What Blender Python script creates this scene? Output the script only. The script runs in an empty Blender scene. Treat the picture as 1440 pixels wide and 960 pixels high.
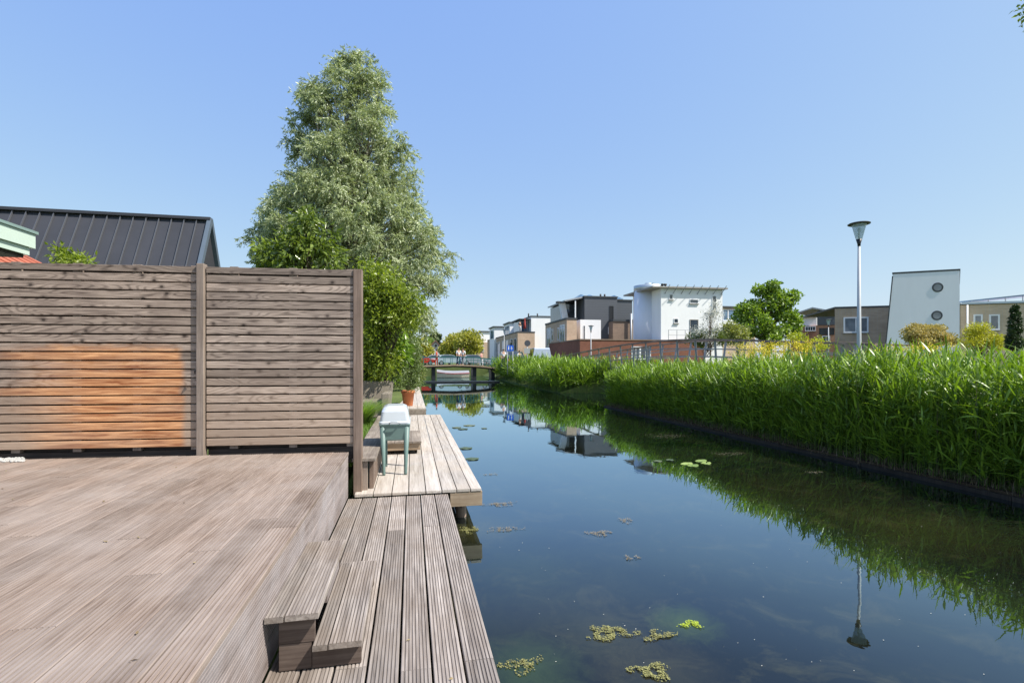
import bpy, bmesh, math, random
import numpy as np
from mathutils import Vector, Matrix
R = math.radians
random.seed(7); rng = np.random.default_rng(7)
S = bpy.context.scene
COL = S.collection
# ------------------------------------------------------------------ camera, world, sun, exposure
TH = R(11.46); FPX = 700.0; HZ = 509.0; CH = 1.73
cam_d = bpy.data.cameras.new('camera'); cam = bpy.data.objects.new('camera', cam_d); COL.objects.link(cam)
cam.location = (0, 0, CH); cam.rotation_euler = (R(90), 0, -TH)
cam_d.sensor_width = 36; cam_d.lens = 36*FPX/1440; cam_d.shift_y = (HZ-480)/1440
cam_d.clip_start = .05; cam_d.clip_end = 5000
S.camera = cam
SUN_EL = R(52); SUN_AZ = math.atan2(.87, -.5)          # from +Y towards +X
w = bpy.data.worlds.new('World'); S.world = w; w.use_nodes = True
nt = w.node_tree; bg = nt.nodes['Background']
sky = nt.nodes.new('ShaderNodeTexSky'); sky.sky_type = 'NISHITA'; sky.sun_disc = False
sky.sun_elevation = SUN_EL; sky.sun_rotation = SUN_AZ
sky.air_density = 1.0; sky.dust_density = 1.0; sky.ozone_density = 1.6; sky.altitude = 0
sep=nt.nodes.new('ShaderNodeSeparateColor'); cmb=nt.nodes.new('ShaderNodeCombineColor'); nt.links.new(sky.outputs[0],sep.inputs[0])
for _i,(_c,_p) in enumerate(((.2795,.584),(.373,.459),(.867,.03))):       # softer gradient of a clear midday sky
    pw=nt.nodes.new('ShaderNodeMath'); pw.operation='POWER'; pw.inputs[1].default_value=_p; ml=nt.nodes.new('ShaderNodeMath'); ml.operation='MULTIPLY'; ml.inputs[1].default_value=_c/(1.741*.1)
    nt.links.new(sep.outputs[_i],pw.inputs[0]); nt.links.new(pw.outputs[0],ml.inputs[0]); nt.links.new(ml.outputs[0],cmb.inputs[_i])
nt.links.new(cmb.outputs[0], bg.inputs[0]); bg.inputs[1].default_value = 0.1
sl = bpy.data.lights.new('sun', 'SUN'); so = bpy.data.objects.new('sun', sl); COL.objects.link(so)
sl.energy = 4.3; sl.angle = R(.5); sl.color = (1, .95, .87)
sd = Vector((math.sin(SUN_AZ)*math.cos(SUN_EL), math.cos(SUN_AZ)*math.cos(SUN_EL), math.sin(SUN_EL)))
so.rotation_euler = (-sd).to_track_quat('-Z', 'Y').to_euler(); so.location = (20, -10, 30)
S.view_settings.view_transform = 'Standard'; S.view_settings.look = 'None'
S.view_settings.gamma = 1; S.view_settings.exposure = 0.8
S.render.engine = 'CYCLES'; S.cycles.max_bounces = 8; S.cycles.transparent_max_bounces = 12

# ------------------------------------------------------------------ measuring helpers (photo pixel -> world place)
sT, cT = math.sin(TH), math.cos(TH)
def PD(px, py, D):
    a = (px-720)/FPX; b = (HZ-py)/FPX
    return Vector((D*(sT+a*cT), D*(cT-a*sT), CH+b*D))
def PZ(px, py, z):
    return PD(px, py, (CH-z)*FPX/(py-HZ))
def WP(o, u, px, py):
    a = (px-720)/FPX; b = (HZ-py)/FPX
    dx, dy = sT+a*cT, cT-a*sT
    det = dx*(-u[1]) - (-u[0])*dy
    D = (o[0]*(-u[1]) - (-u[0])*o[1])/det
    t = (dx*o[1]-dy*o[0])/det
    return t, CH+b*D
# ------------------------------------------------------------------ object helpers
ORG = {}
def empty(name, loc, label, cat, group=None):
    o = bpy.data.objects.new(name, None); COL.objects.link(o); o.location = loc
    o.empty_display_size = .1
    o['label'] = label; o['category'] = cat
    if group: o['group'] = group
    ORG[o] = Vector(loc); return o
def tag(o, label, cat=None, group=None, kind=None):
    o['label'] = label
    if cat: o['category'] = cat
    if group: o['group'] = group
    if kind: o['kind'] = kind
    return o
def finish(name, me, mat, parent, origin=None):
    o = bpy.data.objects.new(name, me); COL.objects.link(o)
    if mat: me.materials.append(mat)
    if parent is not None:
        o.parent = parent; off = ORG[parent]; ORG[o] = off
    else:
        off = Vector(origin) if origin is not None else Vector((0,0,0))
        o.location = off; ORG[o] = off
    me.transform(Matrix.Translation(-off))
    return o
def npmesh(name, V, F, rnd, mat, parent=None, origin=None, smooth=False):
    V = np.asarray(V, dtype=np.float32); F = np.asarray(F, dtype=np.int32)
    me = bpy.data.meshes.new(name); n, k = F.shape
    me.vertices.add(len(V)); me.vertices.foreach_set('co', V.ravel())
    me.loops.add(n*k); me.loops.foreach_set('vertex_index', F.ravel())
    me.polygons.add(n); me.polygons.foreach_set('loop_start', np.arange(0, n*k, k, dtype=np.int32))
    me.polygons.foreach_set('loop_total', np.full(n, k, dtype=np.int32))
    me.update(calc_edges=True)
    at = me.attributes.new('rnd', 'FLOAT', 'FACE'); at.data.foreach_set('value', np.asarray(rnd, dtype=np.float32))
    if smooth: me.polygons.foreach_set('use_smooth', np.ones(n, dtype=bool))
    return finish(name, me, mat, parent, origin)
class MB:
    def __init__(s): s.v=[]; s.f=[]; s.r=[]; s.sm=[]
    def poly(s, pts, r=None, sm=False):
        i=len(s.v); s.v += [tuple(p) for p in pts]; s.f.append(tuple(range(i,i+len(pts)))); s.r.append(.5 if r is None else r); s.sm.append(sm); return s
    def grid8(s, c, r=None):
        i=len(s.v); s.v += [tuple(p) for p in c]
        for q in ((0,3,2,1),(4,5,6,7),(0,1,5,4),(1,2,6,5),(2,3,7,6),(3,0,4,7)):
            s.f.append(tuple(i+k for k in q)); s.r.append(.5 if r is None else r); s.sm.append(False)
        return s
    def box(s, x0,x1,y0,y1,z0,z1,r=None):
        return s.grid8([(x0,y0,z0),(x1,y0,z0),(x1,y1,z0),(x0,y1,z0),(x0,y0,z1),(x1,y0,z1),(x1,y1,z1),(x0,y1,z1)], r)
    def obox(s, o, A, B, C, r=None):
        o,A,B,C = map(Vector,(o,A,B,C))
        return s.grid8([o,o+A,o+A+B,o+B,o+C,o+A+C,o+A+B+C,o+B+C], r)
    def bar(s, p, q, w=.05, h=None, r=None, up=(0,0,1)):
        p,q=Vector(p),Vector(q); h = w if h is None else h
        d=(q-p).normalized(); up=Vector(up)
        if abs(d.dot(up))>.98: up=Vector((0,1,0))
        a=d.cross(up).normalized(); b=a.cross(d).normalized()
        return s.obox(p-a*w/2-b*h/2, q-p, a*w, b*h, r)
    def tube(s, pts, rad, n=8, r=None, cap=True, sm=True):
        pts=[Vector(p) for p in pts]; base=len(s.v)
        if not hasattr(rad,'__len__'): rad=[rad]*len(pts)
        prev=None
        for i,p in enumerate(pts):
            d=(pts[min(i+1,len(pts)-1)]-pts[max(i-1,0)]).normalized()
            if prev is None:
                a=d.cross(Vector((0,0,1)))
                if a.length<.05: a=d.cross(Vector((1,0,0)))
            else: a=prev-d*prev.dot(d)
            a.normalize(); prev=a; b=d.cross(a)
            for k in range(n):
                t=2*math.pi*k/n; s.v.append(tuple(p+(a*math.cos(t)+b*math.sin(t))*rad[i]))
        for i in range(len(pts)-1):
            for k in range(n):
                s.f.append((base+i*n+k, base+i*n+(k+1)%n, base+(i+1)*n+(k+1)%n, base+(i+1)*n+k)); s.r.append(.5 if r is None else r); s.sm.append(sm)
        if cap:
            for ring in (0,len(pts)-1):
                s.f.append(tuple(base+ring*n+k for k in range(n))); s.r.append(.5 if r is None else r); s.sm.append(False)
        return s
    def lathe(s, c, prof, n=24, r=None, sx=1, sy=1):
        base=len(s.v); c=Vector(c)
        for (rr,z) in prof:
            for k in range(n):
                t=2*math.pi*k/n; s.v.append((c.x+rr*sx*math.cos(t), c.y+rr*sy*math.sin(t), c.z+z))
        for i in range(len(prof)-1):
            for k in range(n):
                s.f.append((base+i*n+k, base+i*n+(k+1)%n, base+(i+1)*n+(k+1)%n, base+(i+1)*n+k)); s.r.append(.5 if r is None else r); s.sm.append(True)
        for ring in (0,len(prof)-1):
            if prof[ring][0]>1e-4:
                s.f.append(tuple(base+ring*n+k for k in range(n))); s.r.append(.5 if r is None else r); s.sm.append(False)
        return s
    def ribbed(s, o, U, V, N, nr=8, gd=.004, thick=.027, r=.5):
        """ribbed decking board: length U, width V, rib side faces N"""
        o,U,V,N=map(Vector,(o,U,V,N)); prof=[]; e=.003/V.length
        prof.append((0,-thick)); prof.append((0,-.003)); 
        for k in range(nr):
            a=k/nr; b=(k+1)/nr; g=.2/nr
            if k==0: prof.append((e,0))
            else: prof.append((a+g,0))
            if k<nr-1:
                prof += [(b-g,0),(b-g*.7,-gd),(b+g*.7,-gd)]
            else: prof.append((1-e,0))
        prof += [(1,-.003),(1,-thick)]
        base=len(s.v); n=len(prof)
        for q in (o,o+U):
            for (a,h) in prof: s.v.append(tuple(q+V*a+N*h))
        for k in range(n):
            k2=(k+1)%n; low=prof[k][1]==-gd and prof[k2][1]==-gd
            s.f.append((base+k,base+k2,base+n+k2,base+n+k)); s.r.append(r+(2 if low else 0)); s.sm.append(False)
        s.f.append(tuple(range(base,base+n))); s.r.append(r); s.sm.append(False)
        s.f.append(tuple(range(base+n,base+2*n))); s.r.append(r); s.sm.append(False)
        return s
    def build(s, name, mat, parent=None, origin=None, bevel=0):
        me=bpy.data.meshes.new(name); me.from_pydata(s.v,[],s.f); me.update()
        at=me.attributes.new('rnd','FLOAT','FACE'); at.data.foreach_set('value', np.array(s.r,dtype=np.float32))
        me.polygons.foreach_set('use_smooth', np.array(s.sm,dtype=bool))
        o=finish(name, me, mat, parent, origin)
        bm=bmesh.new(); bm.from_mesh(me); bmesh.ops.recalc_face_normals(bm, faces=bm.faces); bm.to_mesh(me); bm.free()
        if bevel:
            m=o.modifiers.new('bevel','BEVEL'); m.width=bevel; m.segments=2; m.limit_method='ANGLE'; m.angle_limit=R(40)
        return o
def copy_tree(o, loc=None, parent=None):
    c=o.copy(); COL.objects.link(c)
    if parent is not None: c.parent=parent
    if loc is not None: c.location=loc
    for ch in list(o.children): copy_tree(ch, None, c)
    return c
# ------------------------------------------------------------------ materials
class NT:
    def __init__(s, name):
        s.m=bpy.data.materials.new(name); s.m.use_nodes=True; s.t=s.m.node_tree; s.b=s.t.nodes['Principled BSDF']; s.out=s.t.nodes['Material Output']
    def n(s, ty, **kw):
        x=s.t.nodes.new(ty)
        for k,v in kw.items():
            if k.startswith('i_'): x.inputs[k[2:].replace('_',' ')].default_value=v
            else: setattr(x,k,v)
        return x
    def l(s,a,b): s.t.links.new(a,b)
    def coord(s, scale=(1,1,1), off=True, kind='Object'):
        tc=s.n('ShaderNodeTexCoord'); mp=s.n('ShaderNodeMapping'); mp.inputs['Scale'].default_value=scale
        if off:
            at=s.n('ShaderNodeAttribute',attribute_name='rnd'); vm=s.n('ShaderNodeVectorMath',operation='SCALE'); vm.inputs[0].default_value=(37.3,51.7,23.9)
            s.l(s.math('FRACT',at.outputs['Fac']),vm.inputs['Scale']); ad=s.n('ShaderNodeVectorMath',operation='ADD'); s.l(tc.outputs[kind],ad.inputs[0]); s.l(vm.outputs[0],ad.inputs[1]); s.l(ad.outputs[0],mp.inputs['Vector'])
        else: s.l(tc.outputs[kind],mp.inputs['Vector'])
        return mp.outputs[0]
    def noise(s, vec, scale, detail=4, rough=.5, dist=0):
        x=s.n('ShaderNodeTexNoise'); x.inputs['Scale'].default_value=scale; x.inputs['Detail'].default_value=detail; x.inputs['Roughness'].default_value=rough; x.inputs['Distortion'].default_value=dist
        s.l(vec,x.inputs['Vector']); return x.outputs['Fac']
    def ramp(s, fac, stops):
        x=s.n('ShaderNodeValToRGB'); e=x.color_ramp.elements
        while len(e)<len(stops): e.new(.5)
        for k,(p,c) in enumerate(stops):
            e[k].position=p; e[k].color=(c[0],c[1],c[2],1) if hasattr(c,'__len__') else (c,c,c,1)
        s.l(fac,x.inputs[0]); return x.outputs[0]
    def mix(s, fac, a, b, mode='MIX'):
        x=s.n('ShaderNodeMix',data_type='RGBA',blend_type=mode)
        for i,v in ((0,fac),(6,a),(7,b)):
            if hasattr(v,'is_linked') or hasattr(v,'node'): s.l(v,x.inputs[i])
            elif i==0: x.inputs[0].default_value=v
            else: x.inputs[i].default_value=(v[0],v[1],v[2],1)
        return x.outputs[2]
    def math(s, op, a, b=None, clamp=False):
        x=s.n('ShaderNodeMath',operation=op,use_clamp=clamp)
        for i,v in enumerate((a,b)):
            if v is None: continue
            if hasattr(v,'node'): s.l(v,x.inputs[i])
            else: x.inputs[i].default_value=v
        return x.outputs[0]
    def bump(s, h, strength=.3, dist=.01):
        x=s.n('ShaderNodeBump'); x.inputs['Strength'].default_value=strength; x.inputs['Distance'].default_value=dist
        s.l(h,x.inputs['Height']); s.l(x.outputs[0],s.b.inputs['Normal'])
    def done(s, col=None, rough=.6, spec=.4, metal=0):
        if col is not None:
            if hasattr(col,'node'): s.l(col,s.b.inputs['Base Color'])
            else: s.b.inputs['Base Color'].default_value=(col[0],col[1],col[2],1)
        if hasattr(rough,'node'): s.l(rough,s.b.inputs['Roughness'])
        else: s.b.inputs['Roughness'].default_value=rough
        s.b.inputs['Specular IOR Level'].default_value=spec; s.b.inputs['Metallic'].default_value=metal
        return s.m
def plain(name, col, rough=.6, spec=.4, metal=0, var=.12, sc=6, bump=0):
    t=NT(name); v=t.coord(off=False); n=t.noise(v,sc,5,.6)
    c=t.mix(n,[x*(1-var) for x in col],[min(1,x*(1+var)) for x in col])
    if bump: t.bump(t.noise(v,sc*12,4,.6),bump,.004)
    return t.done(c,rough,spec,metal)
def plaster(name, col, stain=.1):
    t=NT(name); v=t.coord((1,1,.25),off=False); v2=t.coord(off=False)
    n=t.noise(v,1.2,6,.65); c=t.mix(t.ramp(n,[(.35,0),(.75,1)]),[x*(1-stain) for x in col],col)
    t.bump(t.noise(v2,60,3,.6),.15,.004); return t.done(c,.85,.2)
def brick(name, c1, c2, mortar, sc=1.0):
    t=NT(name); tc=t.n('ShaderNodeTexCoord'); sx=t.n('ShaderNodeSeparateXYZ'); t.l(tc.outputs['Object'],sx.inputs[0])
    cb=t.n('ShaderNodeCombineXYZ'); t.l(t.math('ADD',sx.outputs[0],sx.outputs[1]),cb.inputs[0]); t.l(sx.outputs[2],cb.inputs[1])
    b=t.n('ShaderNodeTexBrick'); b.inputs['Scale'].default_value=1; b.inputs['Brick Width'].default_value=.22*sc; b.inputs['Row Height'].default_value=.065*sc; b.inputs['Mortar Size'].default_value=.008*sc
    b.inputs['Color1'].default_value=(*c1,1); b.inputs['Color2'].default_value=(*c2,1); b.inputs['Mortar'].default_value=(*mortar,1); t.l(cb.outputs[0],b.inputs['Vector'])
    n=t.noise(t.coord(off=False),.7,5,.6); c=t.mix(.35,b.outputs['Color'],t.ramp(n,[(.3,.35),(.7,.75)]),'OVERLAY')
    return t.done(c,.9,.2)
def leafmat(name, c1, c2, trans=.35, rough=.45, tc=None):
    t=NT(name); at=t.n('ShaderNodeAttribute',attribute_name='rnd')
    c=t.mix(at.outputs['Fac'],c1,c2); t.done(c,rough,.45)
    tr=t.n('ShaderNodeBsdfTranslucent'); tcol=t.mix(1.0,c,tc or (1.5,1.6,.5),'MULTIPLY'); t.l(tcol,tr.inputs[0])
    ms=t.n('ShaderNodeMixShader'); ms.inputs[0].default_value=trans; t.l(t.b.outputs[0],ms.inputs[1]); t.l(tr.outputs[0],ms.inputs[2]); t.l(ms.outputs[0],t.out.inputs[0])
    return t.m
def wood(name, dark, light, axis='y', groove_shade=.8, grain=1.0, stain=None, knots=False, tintvar=.28, blotch=None, rough=.75, bump=.35, gsc=70):
    """weathered board: stretched grain, a tint for each board, dirty patches"""
    t=NT(name); st=.045
    sc={'y':(1,st,1),'x':(st,1,1),'z':(1,1,st)}[axis]
    v=t.coord(sc); g=t.noise(v,gsc*grain,6,.62,.4); g2=t.noise(v,gsc*.25*grain,4,.55,1.2)
    gg=t.math('ADD',t.math('MULTIPLY',g,.55),t.math('MULTIPLY',g2,.45))
    c=t.mix(t.ramp(gg,[(.36,0),(.62,1)]),dark,light)
    if knots:
        # cathedral grain: rings of a stretched distorted wave
        v3=t.coord({'y':(1,.12,1),'x':(.12,1,1),'z':(1,1,.12)}[axis]); nn=t.noise(v3,5,2,.5)
        wv=t.math('SINE',t.math('MULTIPLY',nn,190)); rg=t.ramp(t.math('ADD',t.math('MULTIPLY',wv,.5),.5),[(.0,.0),(.5,1)])
        c=t.mix(.34,c,t.mix(rg,[x*.35 for x in dark],[min(1,x*1.15) for x in light]),'MIX')
        vo=t.n('ShaderNodeTexVoronoi',voronoi_dimensions='2D'); v4=t.coord((4.2,4.2,4.2)); sx=t.n('ShaderNodeSeparateXYZ'); t.l(v4,sx.inputs[0]); cb=t.n('ShaderNodeCombineXYZ'); t.l(t.math('MULTIPLY',sx.outputs[0],.75),cb.inputs[0]); t.l(sx.outputs[2],cb.inputs[1]); t.l(cb.outputs[0],vo.inputs['Vector']); vo.inputs['Scale'].default_value=1
        c=t.mix(t.ramp(vo.outputs['Distance'],[(.03,.9),(.07,.35),(.14,0)]),c,[x*.25 for x in dark])
    at=t.n('ShaderNodeAttribute',attribute_name='rnd')
    wn=t.n('ShaderNodeTexWhiteNoise',noise_dimensions='1D'); t.l(t.math('SNAP',t.math('FRACT',at.outputs['Fac']),.001),wn.inputs['W'])
    c=t.mix(t.math('MULTIPLY',t.math('GREATER_THAN',at.outputs['Fac'],1.5),groove_shade),c,[x*.45 for x in dark])  # groove bottoms coloured darker, painted shade between the ribs
    tint=t.ramp(wn.outputs['Value'],[(0,1-tintvar),(1,1+tintvar*.6)])
    c=t.mix(1,c,tint,'MULTIPLY')
    lv=t.coord(off=False); ln=t.noise(lv,1.6,5,.65)
    c=t.mix(t.ramp(ln,[(.42,.0),(.68,.55)]),c,blotch or [x*.6 for x in dark])
    if stain: c=stain(t,c)
    t.bump(g,bump,.003)
    return t.done(c,rough,.25)
def shared(): pass
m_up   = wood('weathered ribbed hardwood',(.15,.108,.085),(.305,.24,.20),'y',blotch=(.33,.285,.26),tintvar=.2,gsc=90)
m_low  = wood('grey ribbed hardwood',(.16,.135,.12),(.42,.37,.335),'y',groove_shade=.6,tintvar=.32,blotch=(.19,.145,.11))
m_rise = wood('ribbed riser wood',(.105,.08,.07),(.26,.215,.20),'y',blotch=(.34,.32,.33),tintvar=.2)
m_pale = wood('pale silvered planks',(.28,.245,.215),(.53,.485,.44),'y',grain=.8,tintvar=.16,blotch=(.44,.37,.30),bump=.2)
m_palex= wood('pale cut beam',(.26,.185,.12),(.44,.34,.24),'x',grain=.8,tintvar=.1,bump=.2)
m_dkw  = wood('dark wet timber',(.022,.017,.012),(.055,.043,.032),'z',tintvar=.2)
m_post = wood('brown grey post',(.15,.105,.08),(.27,.20,.16),'z',grain=.8,tintvar=.1)
m_postl= wood('pale grey post',(.20,.155,.125),(.36,.29,.24),'z',grain=.8,tintvar=.1)
m_cop  = wood('grey coping plank',(.17,.135,.11),(.34,.29,.24),'y',tintvar=.2)
def washed(t,c):
    tc=t.n('ShaderNodeTexCoord'); sx=t.n('ShaderNodeSeparateXYZ'); t.l(tc.outputs['Object'],sx.inputs[0])
    r4=t.n('ShaderNodeMapRange',interpolation_type='SMOOTHSTEP'); r4.inputs[1].default_value=1.15; r4.inputs[2].default_value=.1; t.l(sx.outputs[2],r4.inputs[0])
    return t.mix(t.math('MULTIPLY',r4.outputs[0],.6),c,t.mix(t.noise(t.coord((.06,1,1)),40,5,.6,.6),(.30,.20,.14),(.58,.44,.33)))
def orange(t,c):
    # newer, orange timber where something long stood against the fence (object space x along fence, z up)
    tc=t.n('ShaderNodeTexCoord'); sx=t.n('ShaderNodeSeparateXYZ'); t.l(tc.outputs['Object'],sx.inputs[0])
    at=t.n('ShaderNodeAttribute',attribute_name='rnd')
    wn=t.n('ShaderNodeTexWhiteNoise',noise_dimensions='1D'); t.l(at.outputs['Fac'],wn.inputs['W'])
    wob=t.math('MULTIPLY',t.math('SUBTRACT',wn.outputs['Value'],.5),.5)
    n=t.math('MULTIPLY',t.math('SUBTRACT',t.noise(t.coord((.4,1,1),False),5,4,.6),.5),.5)
    u=t.math('ADD',t.math('ADD',sx.outputs[0],wob),n)
    r1=t.n('ShaderNodeMapRange',interpolation_type='SMOOTHSTEP'); r1.inputs[1].default_value=-.22; r1.inputs[2].default_value=-.14; r1.inputs[3].default_value=1; r1.inputs[4].default_value=0
    t.l(t.math('ADD',sx.outputs[0],t.math('MULTIPLY',wob,.08)),r1.inputs[0])
    r2=t.n('ShaderNodeMapRange',interpolation_type='SMOOTHSTEP'); r2.inputs[1].default_value=-1.95; r2.inputs[2].default_value=-1.1; t.l(u,r2.inputs[0])
    r3=t.n('ShaderNodeMapRange',interpolation_type='SMOOTHSTEP'); r3.inputs[1].default_value=1.12; r3.inputs[2].default_value=1.0; t.l(t.math('ADD',sx.outputs[2],t.math('MULTIPLY',n,.4)),r3.inputs[0])
    f=t.math('MULTIPLY',t.math('MULTIPLY',r1.outputs[0],r2.outputs[0]),r3.outputs[0])
    g=t.noise(t.coord((.06,1,1)),40,5,.6,.6)
    oc=t.mix(t.ramp(g,[(.35,0),(.65,1)]),(.30,.10,.035),(.80,.42,.20))
    f=t.math('MULTIPLY',f,t.ramp(t.noise(t.coord((.3,1,1),False),3,4,.6),[(.25,.45),(.55,.97)]))
    # lower boards stay paler where rain splash washes them
    r4=t.n('ShaderNodeMapRange',interpolation_type='SMOOTHSTEP'); r4.inputs[1].default_value=.95; r4.inputs[2].default_value=.15; t.l(sx.outputs[2],r4.inputs[0])
    c=t.mix(t.math('MULTIPLY',r4.outputs[0],.62),c,t.mix(g,(.36,.24,.16),(.66,.49,.36)))
    return t.mix(f,c,oc)
m_slat0= wood('weathered fence slats',(.11,.078,.06),(.45,.36,.295),'x',grain=.8,stain=lambda t,c: washed(t,c),knots=True,tintvar=.42,gsc=130,blotch=(.15,.115,.10))
m_slat = wood('weathered fence slats',(.085,.058,.044),(.42,.33,.265),'x',grain=.8,stain=orange,knots=True,tintvar=.42,gsc=130,blotch=(.12,.085,.07))
m_slatb= wood('back slats',(.04,.03,.025),(.10,.078,.065),'x')  # dark base colour stands in for shade inside the fence gaps
m_white= plaster('white render',(.86,.86,.86),.06)
m_cool = plaster('white render toned as shade',(.74,.75,.80),.06)  # lilac cast of the tower's shaded side put into the colour
m_slant= plaster('light grey render',(.80,.81,.84),.06)
m_tan  = brick('tan brick',(.44,.30,.20),(.53,.38,.26),(.44,.37,.30))
m_tan2 = brick('yellow grey brick',(.50,.37,.25),(.58,.44,.31),(.48,.42,.34))
m_brn  = brick('brown brick',(.20,.14,.105),(.26,.18,.13),(.22,.18,.15))
m_red  = brick('red brown brick',(.19,.07,.045),(.24,.095,.06),(.17,.11,.085))
m_orb  = brick('orange brick',(.36,.16,.09),(.42,.2,.12),(.3,.22,.17))
m_bark = plain('bark',(.10,.075,.055),.9,.2,var=.4,sc=20)
m_barkg= plain('green grey bark',(.16,.15,.12),.9,.2,var=.4,sc=20)
m_steel= plain('galvanised steel',(.33,.34,.355),.5,.4,.3,var=.1)
m_alu  = plain('brushed aluminium roof band',(.45,.52,.58),.4,.5,.5)
m_pole = plain('light grey painted pole',(.40,.42,.44),.5,.4)
m_black= plain('black coated metal',(.015,.016,.018),.45,.4)
m_green= plain('teal painted railing',(.02,.13,.115),.45,.5)
m_frame= plain('white window frame',(.75,.76,.77),.5,.4,var=.04)
m_dframe=plain('dark window frame',(.03,.032,.036),.5,.4)
m_slate= plain('dark roof edge',(.06,.065,.07),.6,.3)
m_conc = plain('concrete',(.32,.30,.27),.9,.2,var=.25,sc=3,bump=.2)
m_asph = plain('asphalt',(.055,.055,.058),.9,.2,var=.25,sc=4,bump=.2)
m_soil = plain('dark soil and litter',(.075,.055,.035),.95,.1,var=.5,sc=5,bump=.5)
def grey_clad():
    t=NT('dark grey cladding'); v=t.coord(off=False); sx=t.n('ShaderNodeSeparateXYZ'); t.l(v,sx.inputs[0])
    fr=t.math('FRACT',t.math('MULTIPLY',sx.outputs[2],3.2)); c=t.mix(t.ramp(fr,[(.0,0),(.06,1)]),(.03,.032,.036),(.085,.092,.105))
    return t.done(c,.55,.4)
m_grey = grey_clad()
def glass(name, col=(.05,.065,.08)):
    t=NT(name); v=t.coord(off=False); n=t.noise(v,.9,3,.5)
    c=t.mix(t.ramp(n,[(.4,0),(.6,1)]),[x*.5 for x in col],col); t.bump(t.noise(v,2.2,2,.5),.04,.05)
    m=t.done(c,.04,.9); t.b.inputs['IOR'].default_value=1.55; return m
m_glass=glass('window glass'); m_curt=glass('window with curtain',(.22,.24,.26)); m_blue=glass('sky lit glass',(.12,.22,.34))
def roofmetal():
    t=NT('anthracite standing seam roof'); v=t.coord(off=False); n=t.noise(v,1.1,5,.6); return t.done(t.mix(n,(.035,.037,.045),(.06,.062,.075)),.62,.35,.1)
m_roof=roofmetal()

# ------------------------------------------------------------------ ground, water
def ground_mat():
    t=NT('grassy ground'); v=t.coord(off=False); n=t.noise(v,.6,8,.65); n2=t.noise(v,14,5,.7)
    c=t.mix(t.ramp(n,[(.35,0),(.65,1)]),(.05,.085,.022),(.11,.15,.045)); c=t.mix(t.ramp(n2,[(.45,0),(.7,.7)]),c,(.16,.14,.07))
    t.bump(n2,.6,.05); return t.done(c,.95,.1)
m_ground=ground_mat()
rows=[-1500,-5,12,14,18.3,18.31,26.6,26.61,50,62,62.01,1500]
Lx  =[-.75,-.75,-.75,-.35,-.1,-.1,.45,.45,1.0,1.1,60,60]
Lz  =[.62,.62,.62,.62,.62,.62,.7,.7,1.15,1.25,1.3,1.3]
Rx  =[7.42,7.42,7.42,7.42,7.5,17,17,8.1,8.5,8.7,60,60]
Rz  =[.75,.75,.75,.75,.75,.8,.8,.85,1.15,1.25,1.3,1.3]
g=MB()
for i in range(len(rows)-1):
    y0,y1=rows[i],rows[i+1]
    if y1-y0<.05: continue
    for (E,Zz,far) in ((Lx,Lz,-14),(Rx,Rz,22)):
        e0,e1=E[i],E[i+1]
        if y0>61.9: continue
        if E is Rx:
            g.poly([(e0,y0,.03),(e1,y1,.03),(e1+2.6,y1,Zz[i+1]),(e0+2.6,y0,Zz[i])]); g.poly([(e0+2.6,y0,Zz[i]),(e1+2.6,y1,Zz[i+1]),(far,y1,Zz[i+1]),(far,y0,Zz[i])])
            g.poly([(far,y0,Zz[i]),(far,y1,Zz[i+1]),(1500,y1,Zz[i+1]),(1500,y0,Zz[i])]); g.poly([(e0,y0,.03),(e1,y1,.03),(e1,y1,-1.5),(e0,y0,-1.5)]); continue
        g.poly([(e0,y0,Zz[i]),(e1,y1,Zz[i+1]),(far,y1,Zz[i+1]),(far,y0,Zz[i])])
        g.poly([(far,y0,Zz[i]),(far,y1,Zz[i+1]),(math.copysign(1500,far),y1,Zz[i+1]),(math.copysign(1500,far),y0,Zz[i])])
        g.poly([(e0,y0,Zz[i]),(e1,y1,Zz[i+1]),(e1,y1,-1.5),(e0,y0,-1.5)])
g.poly([(-1500,62,1.27),(1500,62,1.27),(1500,1500,1.27),(-1500,1500,1.27)])
g.poly([(-2,62,1.27),(12,62,1.27),(12,62,-1.5),(-2,62,-1.5)])
g.poly([(7.5,18.3,.03),(10.1,18.3,.75),(19.6,18.3,.8),(19.6,18.3,-1.5),(7.5,18.3,-1.5)])
g.poly([(8.1,26.6,.03),(10.7,26.6,.85),(19.6,26.6,.85),(19.6,26.6,-1.5),(8.1,26.6,-1.5)])
go=g.build('ground',m_ground); tag(go,'grassy ground on both banks of the canal',kind='structure')
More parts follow.
